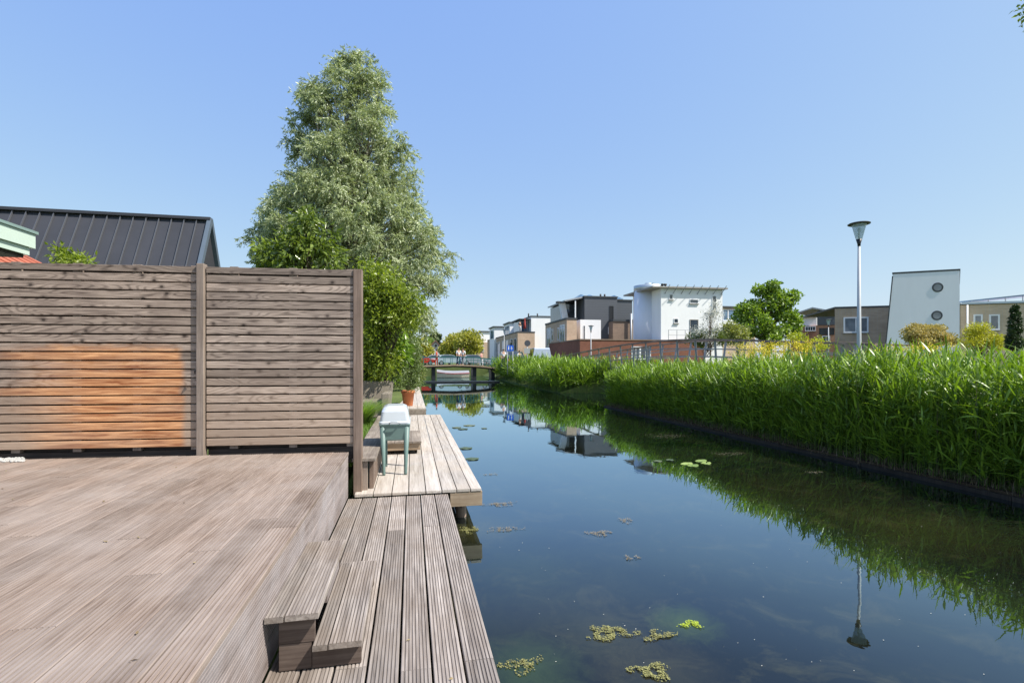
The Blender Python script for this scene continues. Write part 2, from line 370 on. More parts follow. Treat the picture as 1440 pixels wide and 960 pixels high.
def water_mat():
    t=NT('still canal water'); v=t.coord(off=False)
    a=t.noise(v,.55,5,.6,.4); b=t.noise(v,2.3,6,.7,.8)
    c=t.mix(t.ramp(a,[(.42,0),(.68,1)]),(.006,.0065,.006),(.014,.018,.009))
    c=t.mix(t.ramp(b,[(.52,0),(.72,.8)]),c,(.034,.033,.016))
    # weed and silt beds showing through the shallow water
    wv_=t.noise(v,5.5,7,.8,1.0); g_=t.n('ShaderNodeNewGeometry')
    for (px,py,rad,col,k) in ((962,874,.24,(.07,.11,.012),.9),(742,938,.34,(.05,.09,.02),.8),(857,892,.30,(.06,.06,.03),.7),(790,860,.8,(.035,.036,.018),.7),(925,945,.4,(.05,.045,.022),.7),(735,800,.6,(.03,.045,.018),.6),(1290,745,1.0,(.045,.042,.008),.6),(1100,690,1.4,(.035,.028,.008),.5),(657,745,.5,(.07,.065,.02),.7)):
        p=PZ(px,py,0); ds_=t.n('ShaderNodeVectorMath',operation='DISTANCE'); ds_.inputs[1].default_value=(p.x,p.y,0); t.l(g_.outputs['Position'],ds_.inputs[0])
        f_=t.math('DIVIDE',ds_.outputs['Value'],rad); f_=t.math('SUBTRACT',1.15,t.math('ADD',f_,t.math('MULTIPLY',t.math('SUBTRACT',wv_,.5),1.6)),True); f_=t.math('MULTIPLY',f_,k*.42)
        c=t.mix(f_,c,col)
    vr=t.coord((1,.6,1),False); r1=t.noise(vr,5,3,.5); r2=t.noise(vr,.9,2,.5)
    h=t.math('ADD',t.math('MULTIPLY',r1,.25),t.math('MULTIPLY',r2,.9))
    t.bump(h,.05,.05); t.done(c,.6,0.0)
    bn=[n_ for n_ in t.t.nodes if n_.type=='BUMP'][0]
    gl=t.n('ShaderNodeBsdfGlossy'); gl.inputs['Roughness'].default_value=.01; gl.inputs['Color'].default_value=(.74,.91,1,1); t.l(bn.outputs[0],gl.inputs['Normal'])
    lw_=t.n('ShaderNodeLayerWeight'); lw_.inputs[0].default_value=.5
    fr=t.ramp(lw_.outputs['Facing'],[(.2,.03),(.42,.055),(.52,.105),(.62,.23),(.70,.38),(.80,.56),(.88,.74),(1,.97)])
    ms=t.n('ShaderNodeMixShader'); t.l(fr,ms.inputs[0]); t.l(t.b.outputs[0],ms.inputs[1]); t.l(gl.outputs[0],ms.inputs[2]); t.l(ms.outputs[0],t.out.inputs[0])
    return t.m
wt=MB().poly([(-60,-60,0),(60,-60,0),(60,64,0),(-60,64,0)]).build('water',water_mat()); tag(wt,'still dark canal water reflecting sky and reeds',kind='structure')
st=MB()
st.box(-40,60,68,76,1.2,1.31); st.box(10.5,15.5,27,110,1.0,1.22)
so_=st.build('street',m_asph); tag(so_,'asphalt street beyond the far bridge and along the houses',kind='structure')

# ------------------------------------------------------------------ decks
ZU,ZL,Z2,Z3=.81,.35,.394,.55
XE=-.626
Cf=lambda xc,D:(D*sT+xc*cT, D*cT-xc*sT)       # camera-plane coords -> world xy
FR=Vector((*Cf(-1.593,5.14),0)); FL=Vector((*Cf(-5.6,5.14-.127*(5.6-1.593)),0)); FU=(FR-FL).normalized(); FN=Vector((FU.y,-FU.x,0))
def fence_y(x): 
    t=(x-FR.x)/FU.x; return FR.y+t*FU.y
up=empty('wooden_deck',(-3,2,ZU),'raised upper terrace of ribbed brownish planks in front of the slatted fence','deck','timber decks along the water')
b=MB(); x=XE; k=0
while x>-9:
    r=random.random(); y=-2.6-random.random()*1.6; x0=x-.143
    ye=fence_y(min(x0+.07,FR.x))-.035
    while y<ye:
        y1=min(y+random.uniform(2.2,3.6),ye)
        if ye-y1<.5: y1=ye
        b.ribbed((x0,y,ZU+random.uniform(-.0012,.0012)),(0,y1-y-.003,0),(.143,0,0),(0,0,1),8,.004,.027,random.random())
        y=y1
    x-=.147
b.build('decking',m_up,up)
rb=MB(); yy=fence_y(XE)-.06
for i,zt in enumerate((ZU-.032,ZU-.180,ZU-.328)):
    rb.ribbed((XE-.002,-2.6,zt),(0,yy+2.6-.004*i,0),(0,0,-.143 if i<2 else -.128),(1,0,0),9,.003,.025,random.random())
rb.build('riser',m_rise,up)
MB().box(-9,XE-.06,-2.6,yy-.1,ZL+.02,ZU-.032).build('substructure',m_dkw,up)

lo=empty('wooden_deck',(-.1,2,ZL),'long narrow lower walkway of grey ribbed planks directly at the water edge','deck','timber decks along the water')
b=MB(); wb=(.394-XE-.01)/7; lowend=5.26
for i in range(7):
    x0=XE+.004+i*wb; y=-2.6-random.random()
    nx=[1.55,3.9][i%2] if i in (5,6,3) else None
    cuts=[y]+sorted({0:[2.6],1:[3.2],2:[2.35],3:[4.2,1.1],4:[2.28],5:[4.25],6:[2.3]}[i])+[lowend]
    for a,c in zip(cuts[:-1],cuts[1:]):
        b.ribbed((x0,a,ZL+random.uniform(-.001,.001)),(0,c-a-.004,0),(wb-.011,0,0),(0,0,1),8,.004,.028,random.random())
b.build('decking',m_low,lo)
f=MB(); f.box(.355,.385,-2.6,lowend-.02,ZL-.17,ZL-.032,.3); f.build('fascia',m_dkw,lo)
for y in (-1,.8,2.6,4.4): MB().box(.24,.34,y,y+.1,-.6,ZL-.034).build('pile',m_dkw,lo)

d2=empty('wooden_deck',(.1,9,Z2),'pale smooth planked jetty in the middle with an overhanging cut beam end','deck','timber decks along the water')
b=MB(); x0=-.56; wd=(.735-x0)/9
xs=[-.56,-.375,-.19,-.02,.155,.32,.475,.62,.74]
for i in range(8):
    a,c=xs[i],xs[i+1]-.009; y=5.245; cuts=[y,[9,7.3,8.2,7.9,9.5,8.3,10.1,9.0][i],12.85]
    if i in (4,5): cuts=[y,7.55+.9*(i-4),9.4,12.85]
    for p,q in zip(cuts[:-1],cuts[1:]): b.box(a,c,p,q-.005,Z2-.03,Z2+random.uniform(-.0015,.0015),random.random())
b.build('decking',m_pale,d2,bevel=.003)
MB().box(.402,.742,5.252,5.30,Z2-.185,Z2-.034,.4).build('end_beam',m_palex,d2,bevel=.003)
f=MB(); f.box(.70,.738,5.31,12.8,Z2-.16,Z2-.033,.2); f.box(-.5,-.42,5.31,12.8,Z2-.16,Z2-.033,.7); f.build('fascia',m_pale,d2)
for y in (5.6,8,10.4,12.5): MB().tube([(.55,y,-.8),(.55,y,Z2-.035)],.06,10).build('pile',m_post,d2)
f=MB(); f.box(-.4,.69,5.75,5.85,Z2-.15,Z2-.034,.2); f.build('joist',m_dkw,d2)

d3=empty('wooden_deck',(-.1,16,Z3),'farthest small planked platform carrying the terracotta pot','deck','timber decks along the water')
b=MB()
for i in range(6):
    a=-.85+i*.205; b.box(a,a+.197,12.98,24,Z3-.03,Z3+random.uniform(-.0015,.0015),random.random())
b.build('decking',m_pale,d3)
f=MB(); f.box(-.85,.378,12.965,13.02,Z3-.18,Z3-.035,.8); f.box(.33,.375,13.03,24,Z3-.18,Z3-.035,.1); f.build('fascia',m_cop,d3,bevel=.003)
for y in (13.3,16,19,22): MB().tube([(.2,y,-.8),(.2,y,Z3-.036)],.06,8).build('pile',m_dkw,d3)

# steps
stp=empty('deck_steps',(-.42,2.6,ZL),'pair of open wooden steps leading from the lower walkway up to the terrace','steps')
z2,z1=.625,.478; ya,yb=2.33,3.27
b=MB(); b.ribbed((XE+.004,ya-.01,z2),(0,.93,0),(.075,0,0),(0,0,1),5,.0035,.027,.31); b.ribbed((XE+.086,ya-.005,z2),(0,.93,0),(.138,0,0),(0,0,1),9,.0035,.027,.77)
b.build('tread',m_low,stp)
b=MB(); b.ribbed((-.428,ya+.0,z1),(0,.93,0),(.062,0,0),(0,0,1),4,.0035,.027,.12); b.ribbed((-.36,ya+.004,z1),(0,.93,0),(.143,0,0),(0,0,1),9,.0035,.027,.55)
b.build('tread',m_low,stp)
m_eb=wood('step side board',(.085,.06,.05),(.20,.155,.13),'x',tintvar=.2)  # colour darkened to deepen the shade on the step ends
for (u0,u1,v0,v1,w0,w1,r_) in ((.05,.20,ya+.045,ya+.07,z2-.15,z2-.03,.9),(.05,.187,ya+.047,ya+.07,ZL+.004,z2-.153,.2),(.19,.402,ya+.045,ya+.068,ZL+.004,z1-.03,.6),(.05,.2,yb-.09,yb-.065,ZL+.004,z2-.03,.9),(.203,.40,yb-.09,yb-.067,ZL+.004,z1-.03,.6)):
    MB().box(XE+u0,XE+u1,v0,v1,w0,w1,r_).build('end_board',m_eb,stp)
b=MB(); b.box(XE+.175,XE+.198,ya+.4,yb-.1,z1+.002,z2-.03,.4); b.box(XE+.37,XE+.392,ya+.08,yb-.1,ZL+.01,z1-.03,.5); b.build('riser',m_rise,stp)

# ------------------------------------------------------------------ slatted fence (built along its own line: local x along fence, z up)
def fence_frame(root_xy, ang): return None
FANG=math.atan2(FU.y,FU.x)
def fobj(mb,name,mat,parent,bevel=0):
    o=mb.build(name,mat,None,None,bevel); o.parent=parent; ORG[o]=Vector((0,0,0)); return o
def make_fence(tpost0, tpost1, label, left):
    # parametrised by distance back from FR along -FU
    p=FR-FU*tpost0
    root=empty('slatted_fence',(p.x,p.y,ZU),label,'fence','slatted timber fence panels'); root.rotation_euler=(0,0,FANG)
    Wd=tpost1-tpost0
    pm=MB(); pitch=.0858; z0=.085
    for i in range(20):
        z=z0+i*pitch; pm.box(-Wd+.045,-.045,.0,.022,z,z+.072+random.uniform(-.002,.002),random.random())
    z=z0+20*pitch
    pm.box(-Wd+.045,-.045,-.006,.02,z+.004,z+.066,random.random())
    pm.build_rot=True
    fobj(pm,'slats',m_slat if left else m_slat0,root,.003)
    bk=MB()
    for i in range(21):
        z=z0-.045+i*pitch; bk.box(-Wd+.02,.0,.075,.095,z,z+.078,random.random())
    bk.box(-Wd+.02,0,.05,.1,z0+20*pitch+.035,z0+20*pitch+.075,.3)
    fobj(bk,'back_slats',m_slatb,root)
    bt=MB(); nb=4 if left else 3
    for i in range(nb):
        xx=-Wd+ (Wd/(nb-.35))*(i+.45); bt.box(xx,xx+.075,.023,.072,.05,z0+20*pitch+.079,random.random())
    fobj(bt,'batten',m_postl,root)
    bp=MB(); bp.box(-Wd+.05,-.05,.03,.07,-.12,.047,.3); fobj(bp,'kickboard',m_slatb,root)
    return root
t_mid=1.507
f1=make_fence(0,t_mid,'narrower right slatted fence panel of evenly grey brown boards beside the shrubs',False)
pb=MB(); pb.box(-.042,.042,-.018,.07,-.46,1.875,.4); fobj(pb,'post',m_post,f1,.004)
f2=make_fence(t_mid,t_mid+1.95,'wide left slatted fence panel with a large orange patch on its lower boards',True)
pb=MB(); pb.box(-.034,.034,-.034,.05,-.03,1.895,.7); fobj(pb,'post',m_postl,f2,.004)
pb=MB(); pb.box(-.034-1.95,.034-1.95,-.045,.05,-.03,1.895,.2); fobj(pb,'post',m_postl,f2,.004)
kn=MB(); kn.tube([(-.036,-.05,.80),(-.03,-.075,.83),(-.02,-.066,.86),(-.035,-.055,.81)],.004,6); fobj(kn,'hook',m_black,f2)
# pebbles at far left foot of the fence
n=260; V=[];Fc=[]
pm=MB()
for i in range(n):
    q=PZ(random.uniform(-10,34),random.uniform(641.5,649),ZU+.006); s=random.uniform(.006,.014)
    pm.lathe((q.x,q.y,ZU),[(s*.6,0),(s,s*.45),(s*.7,s*.9),(.0005,s*1.1)],6,random.random())
po=pm.build('white_pebbles',plain('white gravel',(.4,.39,.37),.7,.3,var=.25,sc=30)); tag(po,'small spill of white pebbles at the foot of the fence','pebbles',kind='stuff')

# ------------------------------------------------------------------ edging, lawn, tufts, furniture behind the fence
ed=empty('timber_edging',(-.48,7,Z2),'timber edging with grey coping plank between lawn and jetty','edging')
c=MB(); c.box(-.60,-.36,5.36,6.72,.70,.735,.2); c.box(-.60,-.36,6.73,8.1,.70,.737,.6); c.box(-.60,-.38,8.11,9.6,.70,.734,.8); c.build('coping',m_cop,ed,bevel=.004)
c=MB()
for i,y in enumerate(np.arange(5.45,9.5,.31)): c.box(-.43,-.39,y,y+.29,Z2+.003,.698,random.random())
c.build('plank',m_post,ed)
for (xx,yy_) in ((-.575,5.385),(-.50,5.39)):
    MB().box(xx,xx+.055,yy_,yy_+.05,ZL+.003,.698,random.random()).build('post',m_postl,ed,bevel=.003)
def blades(n, area, h, w, lean, mat, name, parent=None, origin=None, seg=3, dirf=None):
    """grass blades: area(n)->xyz roots"""
    P=area(n); az=rng.uniform(0,2*np.pi,n); H=h*rng.uniform(.6,1.1,n); L=lean*H*rng.uniform(.2,1.2,n); W=w*rng.uniform(.7,1.2,n)
    dx,dy=np.cos(az),np.sin(az)
    if dirf is not None:
        dv=dirf(P); dx,dy=dv[:,0],dv[:,1]
    V=np.zeros((n,(seg+1)*2,3)); 
    for k in range(seg+1):
        t=k/seg; c=P+np.stack([dx*L*t*t,dy*L*t*t,H*(t-.25*lean*t*t*t)],1); ww=(W*(1-t)**.7/2+.0004)[:,None]
        sd_=np.stack([-dy,dx,np.zeros(n)],1)
        V[:,2*k]=c-sd_*ww; V[:,2*k+1]=c+sd_*ww
    base=np.arange(n)[:,None]*(seg+1)*2; F=np.concatenate([base+np.array([[2*k,2*k+1,2*k+3,2*k+2]]) for k in range(seg)],0)
    r=np.tile(rng.random(n),seg)
    return npmesh(name,V.reshape(-1,3),F,r,mat,parent,origin)
m_lawn=leafmat('lawn grass',(.09,.17,.02),(.17,.27,.04),.35)
lw=blades(26000,lambda n:np.stack([rng.uniform(-1.9,-.60,n),rng.uniform(5.4,9.2,n),np.full(n,.64)],1),.13,.007,.6,m_lawn,'lawn_grass'); tag(lw,'bright green grass strip behind the slatted fence','grass',kind='stuff')
m_tuft=leafmat('ornamental grass',(.10,.19,.03),(.24,.34,.08),.4)
def tuft(c,n,h,rad,w,name,label,mat,cat='ornamental grass',group=None):
    def area(n):
        a=rng.uniform(0,6.28,n); q=rad*np.sqrt(rng.random(n)); return np.stack([c[0]+q*np.cos(a),c[1]+q*np.sin(a),np.full(n,c[2])],1)
    def dirf(P):
        d=P[:,:2]-np.array(c[:2]); d+=rng.normal(0,.03,d.shape); return d/np.linalg.norm(d,axis=1)[:,None]
    o=blades(n,area,h,w,1.1,mat,name,None,c,4,dirf); tag(o,label,cat,group); return o
tuft((-.78,8.6,.64),900,.62,.09,.009,'grass_tuft','arching ornamental grass tuft at the end of the lawn strip',m_tuft)
def wicker():
    t=NT('woven rattan'); tc=t.n('ShaderNodeTexCoord'); sx=t.n('ShaderNodeSeparateXYZ'); t.l(tc.outputs['Object'],sx.inputs[0])
    a=t.math('SINE',t.math('MULTIPLY',t.math('ADD',sx.outputs[0],sx.outputs[1]),190)); b_=t.math('SINE',t.math('MULTIPLY',sx.outputs[2],260)); h=t.math('MULTIPLY',a,b_)
    c=t.mix(t.ramp(h,[(.3,0),(.7,1)]),(.20,.17,.13),(.42,.37,.30)); t.bump(h,.7,.01); return t.done(c,.7,.3)
m_wick=wicker()
sf=empty('rattan_sofa',(-1.2,10.3,.64),'grey beige woven rattan sofa half hidden behind the fence post','sofa')
def slab(mb,pts,th,r=None):
    mb.grid8(pts,r)
s=MB(); s.grid8([(-2.2,10.62,.66),(-.42,10.62,.66),(-.42,10.72,.66),(-2.2,10.72,.66),(-2.2,10.72,1.335),(-.36,10.72,1.335),(-.36,10.80,1.335),(-2.2,10.80,1.335)]); s.build('backrest',m_wick,sf,bevel=.02)
s=MB(); s.box(-2.15,-.45,9.9,10.6,.66,.98); s.build('seat',m_wick,sf,bevel=.02)
s=MB(); s.grid8([(-.56,9.85,.66),(-.44,9.85,.66),(-.42,10.6,.66),(-.54,10.6,.66),(-.56,9.85,1.13),(-.40,9.85,1.13),(-.38,10.6,1.13),(-.54,10.6,1.13)]); s.build('armrest',m_wick,sf,bevel=.02)
for yy_ in (9.95,10.7): MB().box(-.47,-.43,yy_,yy_+.04,.60,.67).build('leg',m_black,sf)

# plastic patio box on legs with pale lid
pb=empty('patio_planter_box',(-.2,6.3,Z2),'green grey plastic box on four legs with a milky lid standing on the jetty','planter box')
m_pg=plain('sage plastic',(.13,.20,.185),.45,.4,var=.06,bump=.05); 
def lidmat():
    t=NT('milky translucent lid'); t.done((.62,.66,.70),.22,.5); t.b.inputs['Transmission Weight'].default_value=.25; return t.m
m_lid=lidmat()
cx,cy=-.19,6.32; hw,hd=.175,.29
s=MB(); bx=MB()
bx.grid8([(cx-hw+.03,cy-hd+.03,.80),(cx+hw-.03,cy-hd+.03,.80),(cx+hw-.03,cy+hd-.03,.80),(cx-hw+.03,cy+hd-.03,.80),(cx-hw+.005,cy-hd+.005,.985),(cx+hw-.005,cy-hd+.005,.985),(cx+hw-.005,cy+hd-.005,.985),(cx-hw+.005,cy+hd-.005,.985)])
bx.box(cx-hw-.005,cx+hw+.005,cy-hd-.005,cy+hd+.005,.975,1.0)
bx.build('basin',m_pg,pb,bevel=.012)
for sx_ in (-1,1):
    for sy_ in (-1,1):
        x1=cx+sx_*(hw-.035); y1=cy+sy_*(hd-.035); x2=cx+sx_*(hw-.05); y2=cy+sy_*(hd-.03)
        MB().tube([(x2,y2,Z2+.002),(x2,y2,Z2+.02),(x1,y1,.975)],[.017,.019,.034],14).build('leg',m_pg,pb)
s=MB(); 
def ring(hx,hy,z,c=.04,n=5):
    pts=[]
    for (qx,qy,a0) in ((1,1,0),(-1,1,90),(-1,-1,180),(1,-1,270)):
        for k in range(n):
            a=R(a0+90*k/(n-1)); pts.append((cx+qx*(hx-c)+c*math.cos(a),cy+qy*(hy-c)+c*math.sin(a),z))
    return pts
rings=[ring(hw+.008,hd+.008,1.0),ring(hw+.008,hd+.008,1.02),ring(hw-.004,hd-.01,1.03),ring(hw-.02,hd-.03,1.14),ring(hw-.04,hd-.06,1.185,.05),ring(hw-.08,hd-.12,1.205,.05)]
for a,b_ in zip(rings[:-1],rings[1:]):
    for k in range(len(a)): 
        k2=(k+1)%len(a); s.poly([a[k],a[k2],b_[k2],b_[k]],sm=True)
s.poly(rings[-1],sm=True)
lid=s.build('lid',m_lid,pb)
hn=MB(); hn.tube([(cx-.06,cy-hd-.012,1.005),(cx-.055,cy-hd-.035,1.02),(cx-.03,cy-hd-.04,1.03),(cx+.03,cy-hd-.04,1.03),(cx+.055,cy-hd-.035,1.02),(cx+.06,cy-hd-.012,1.005)],.007,8); hn.build('handle',m_lid,lid)
# low wooden step on jetty
ls=empty('wooden_step',(-.1,7.9,Z2),'low wooden block step on the jetty behind the plastic box','step')
s=MB()
for i in range(4): s.box(-.36+i*.128,-.36+i*.128+.124,7.35,8.5,.555,.585,random.random())
s.build('tread',m_cop,ls,bevel=.003)
s=MB(); s.box(-.34,.13,7.38,7.41,Z2+.06,.553,.9); s.box(-.34,-.3,7.42,8.45,Z2+.06,.553,.4); s.box(.09,.125,7.42,8.45,Z2+.06,.553,.5); s.build('frame',m_palex,ls)
for (a,c_) in ((-.3,7.5),(.05,7.5),(-.3,8.35),(.05,8.35)): MB().box(a,a+.04,c_,c_+.04,Z2+.002,Z2+.3*.5).build('leg',m_dkw,ls)
# terracotta pot
m_terra=plain('terracotta',(.50,.17,.075),.85,.2,var=.15,sc=9)
q=(-.08,13.75,Z3)
pt=empty('terracotta_pot',q,'large terracotta pot at the front of the farthest platform','pot')
MB().lathe(q,[(.12,.002),(.125,.01),(.165,.34),(.185,.345),(.19,.41),(.17,.415),(.16,.37),(.02,.36)],28).build('pot_body',m_terra,pt)
MB().lathe((q[0],q[1],q[2]+.372),[(.155,0),(.001,.012)],20).build('soil',m_soil,pt)

# ------------------------------------------------------------------ foliage
def leaves_np(P, Dn, L, W, fold=.25):
    """P base (N,3), Dn direction (N,3) unit; diamond leaf of two triangles"""
    n=len(P); up=rng.normal(size=(n,3)); side=np.cross(Dn,up); side/=np.linalg.norm(side,axis=1)[:,None]+1e-9; nr=np.cross(side,Dn)
    L=L[:,None]; W=W[:,None]
    mid=P+Dn*L*.45+nr*W*fold
    V=np.stack([P,mid+side*W*.5,P+Dn*L,mid-side*W*.5],1).reshape(-1,3)
    b=np.arange(n)[:,None]*4; F=np.concatenate([b+np.array([[0,1,2]]),b+np.array([[0,2,3]])],0)
    return V,F
def fib(n): 
    v=rng.normal(size=(n,3)); return v/np.linalg.norm(v,axis=1)[:,None]
def plant(name,label,cat,base,centers,crad,leaves,ll,lw,mat,bark,droop=0.,trunk_r=.1,group=None,squash=.8,twig=None,trunk_top=None,forks=1,limb_r=None,clab=None,outward=.5,shell=False):
    """trunk with limbs reaching every clump centre, and a crown of single leaves gathered round those clumps"""
    root=empty(name,base,label,cat,group); base=np.array(base); C=np.array(centers); zt=trunk_top or C[:,2].max()-.3
    t=MB(); axis=[]; nseg=7
    for k in range(nseg+1):
        f_=k/nseg; cx_=C[:,0].mean(); cy_=C[:,1].mean()
        p=np.array([base[0]+(cx_-base[0])*f_**1.3, base[1]+(cy_-base[1])*f_**1.3, base[2]+(zt-base[2])*f_]); p[:2]+=rng.normal(0,trunk_r*.25,2)*(k>0); axis.append(p)
    t.tube(axis,[trunk_r*(1-.85*k/nseg) for k in range(nseg+1)],8)
    lr=limb_r or trunk_r*.22
    for c in C:
        zz=base[2]+(c[2]-base[2])*rng.uniform(.45,.75); f_=min(1,max(0,(zz-base[2])/(zt-base[2]))); i=min(nseg-1,int(f_*nseg)); q=axis[i]+(axis[i+1]-axis[i])*(f_*nseg-i)
        m=(q+c)/2+np.array([0,0,np.linalg.norm(c-q)*.12]); t.tube([q,m,c],[lr,lr*.6,lr*.2],4,cap=False)
    t.build('trunk',bark,root)
    N=len(C)*leaves; ci=np.repeat(np.arange(len(C)),leaves); cr=np.asarray(crad) if hasattr(crad,'__len__') else np.full(len(C),crad)
    d=fib(N); rr=rng.random(N)**(.45 if not shell else .2); 
    if twig:   # leaves strung along twigs inside each clump
        nt_=max(1,leaves//twig); tw=(ci*nt_+rng.integers(0,nt_,N)); td=fib(len(C)*nt_); td[:,2]=td[:,2]*.7-droop*.5; td/=np.linalg.norm(td,axis=1)[:,None]
        s_=rng.random(N); Dt=td[tw]; P=C[ci]+Dt*(s_*cr[ci])[:,None]; P[:,2]-=droop*(s_**2)*cr[ci]*.7; P+=rng.normal(0,.03,P.shape)*cr[ci][:,None]*1.2
        Dl=Dt+fib(N)*.8; Dl[:,2]-=droop
    else:
        P=C[ci]+d*(rr*cr[ci])[:,None]*np.array([1,1,squash]); Dl=d*outward+fib(N)*.7; Dl[:,2]-=droop
    Dl/=np.linalg.norm(Dl,axis=1)[:,None]
    V,F=leaves_np(P,Dl,ll*rng.uniform(.65,1.25,N),lw*rng.uniform(.7,1.2,N))
    r=rng.random(N)*.7+rng.random(len(C))[ci]*.3
    npmesh('crown',V,F,np.concatenate([r,r]),mat,root)
    return root
def prof_centers(n, base, prof, Rv, zr=None, inner=.35, jit=.1):
    """prof rows (z,left,right): scatter clump centres in a lopsided body of revolution"""
    z=np.array([p[0] for p in prof]); l=np.array([p[1] for p in prof]); r_=np.array([p[2] for p in prof]); out=[]
    A=(l+r_)**2
    while len(out)<n:
        zz=rng.uniform(z.min(),z.max()); li=np.interp(zz,z,l); ri=np.interp(zz,z,r_); w_=(li+ri)/2; c=(ri-li)/2
        if rng.random()>(w_/((l+r_).max()/2))**1.2: continue
        a=rng.uniform(0,2*np.pi); q=rng.uniform(inner,1)**.6*w_*rng.uniform(1-jit,1+jit)
        u=c+q*math.cos(a); v=q*math.sin(a)*.85
        out.append((base[0]+Rv[0]*u-Rv[1]*v, base[1]+Rv[1]*u+Rv[0]*v, zz))
    return out
RV=(cT,-sT)
# big silver-green tree
wb_=PD(497,509,22.5); base=(wb_.x,wb_.y,.62)
prof=[(2.6,2.4,3.0),(3.9,3.4,3.7),(5.2,4.0,4.2),(6.4,4.3,4.25),(7.7,4.3,3.9),(8.6,3.7,3.35),(9.9,2.9,2.85),(11.1,2.75,2.4),(12.4,2.8,1.95),(13.6,2.3,1.5),(14.6,1.35,1.15),(15.6,.35,.6)]
Cc=prof_centers(820,base,prof,RV)
m_wil=leafmat('silvery willow leaves',(.12,.16,.065),(.62,.68,.43),.32,.33,(1.25,1.3,.7))
plant('willow_tree','tall cone shaped silver green tree towering behind the fence','tree',base,Cc,.52,290,.16,.042,m_wil,m_barkg,droop=.45,trunk_r=.24,twig=16,trunk_top=14.8,limb_r=.035)
# broad-leaved small tree above the fence
m_brd=leafmat('broad glossy leaves',(.05,.085,.018),(.24,.31,.06),.3,.22)
def blob(pxs,D,n,cr=.3):
    out=[]
    for (px,py,rx,ry,k) in pxs:
        for i in range(k):
            a=rng.uniform(0,6.28); q=math.sqrt(rng.random()); d=D+rng.uniform(-1,1)*rx/FPX*D*.9
            out.append(tuple(PD(px+rx*q*math.cos(a),py+ry*q*math.sin(a),d)))
    return out
b0=PD(425,500,9.5)
plant('broadleaf_tree','small broad leaved glossy tree rising above the right fence panel','tree',(b0.x,b0.y,.62),blob([(425,340,24,26,17),(388,360,24,16,14),(452,352,20,26,12),(420,390,50,20,24),(434,308,12,6,4),(372,352,8,6,3)],9.5,0),.26,46,.135,.062,m_brd,m_bark,droop=.45,trunk_r=.06)
# yellow green shrub right of the fence
m_yel=leafmat('yellow green leaves',(.09,.14,.015),(.30,.36,.05),.4,.35)
b0=PD(545,520,10.5)
plant('lilac_shrub','tall yellow green leafy shrub just right of the end fence post','shrub',(b0.x,b0.y,.62),blob([(530,400,22,34,26),(556,432,32,34,44),(532,440,20,40,24),(575,440,16,20,8),(528,500,20,30,26)],10.5,0),.3,70,.105,.045,m_yel,m_bark,droop=.35,trunk_r=.05)
m_dog=leafmat('bright dogwood leaves',(.07,.14,.015),(.24,.36,.04),.38,.28)
b0=PD(530,540,11.4)
plant('dogwood_shrub','shrub with large drooping bright green leaves above the rattan sofa','shrub',(b0.x,b0.y,.62),blob([(528,474,20,26,44),(548,488,20,24,34),(515,500,8,24,16),(530,520,20,18,26)],11.3,0),.26,50,.17,.07,m_dog,m_bark,droop=.8,trunk_r=.04)
m_oli=leafmat('small dark evergreen leaves',(.06,.095,.025),(.19,.25,.09),.3,.32)
plant('potted_shrub','rounded small leaved evergreen shrub growing from the terracotta pot','shrub',(q[0],q[1],q[2]+.37),[tuple(v) for v in blob([(563,514,24,24,90),(545,522,22,22,40),(572,500,15,24,34),(578,528,10,16,16)],12.9,0)],.22,110,.065,.028,m_oli,m_bark,droop=0,trunk_r=.035)
b0=PD(528,528,11.5)
plant('evergreen_shrub','low dark small leaved bush behind the back of the rattan sofa','shrub',(b0.x,b0.y,.62),blob([(522,512,24,24,80),(548,520,18,24,50)],11.1,0),.2,100,.06,.024,m_oli,m_bark,trunk_r=.04)
b0=PD(575,500,19)
plant('background_shrub','tall loose green shrub behind the potted shrub under the big tree','shrub',(b0.x,b0.y,.62),blob([(560,480,22,30,70),(573,515,11,22,30),(552,440,20,26,26)],19,0),.5,90,.11,.05,leafmat('mid green shrub leaves',(.07,.11,.025),(.2,.26,.07),.3),m_bark,trunk_r=.06,droop=.2)
# grey garden screen and growth farther along left bank
gs=empty('garden_screen',(.0,25,.6),'grey weathered board screen at the far end of the shrubs','fence')
s=MB()
for i in range(9): s.box(-1.9,.30,25.0,25.03,.66+i*.2,.66+i*.2+.185,random.random())
s.build('boards',m_slatb,gs); 
for xx in (-1.2,.22): MB().box(xx,xx+.1,24.9,24.99,.5,2.5).build('post',m_postl,gs)
m_red_l=leafmat('reddish green leaves',(.10,.12,.03),(.28,.22,.08),.3)
b0=PD(586,525,28)
plant('bank_shrub','loose pinkish green bush on the left bank before the bridge','shrub',(b0.x,b0.y,.7),blob([(581,518,6,14,30),(588,528,4,6,10)],28,0),.35,80,.09,.04,m_red_l,m_bark,trunk_r=.05)
b0=PD(588,510,40)
plant('bank_shrub','green bush on the left bank at the near foot of the bridge','shrub',(b0.x-1,b0.y,.9),blob([(576,512,8,12,30)],40,0),.5,80,.12,.06,m_yel,m_bark,trunk_r=.06)
# vine tips over left fence
b0=PD(100,500,7.5)
plant('climber','light green climber poking over the left fence panel','climber',(b0.x,b0.y,.62),blob([(88,356,8,8,8),(108,368,22,5,16),(100,385,26,8,12)],7.3,0),.14,22,.085,.036,m_yel,m_bark,droop=.1,trunk_r=.03)

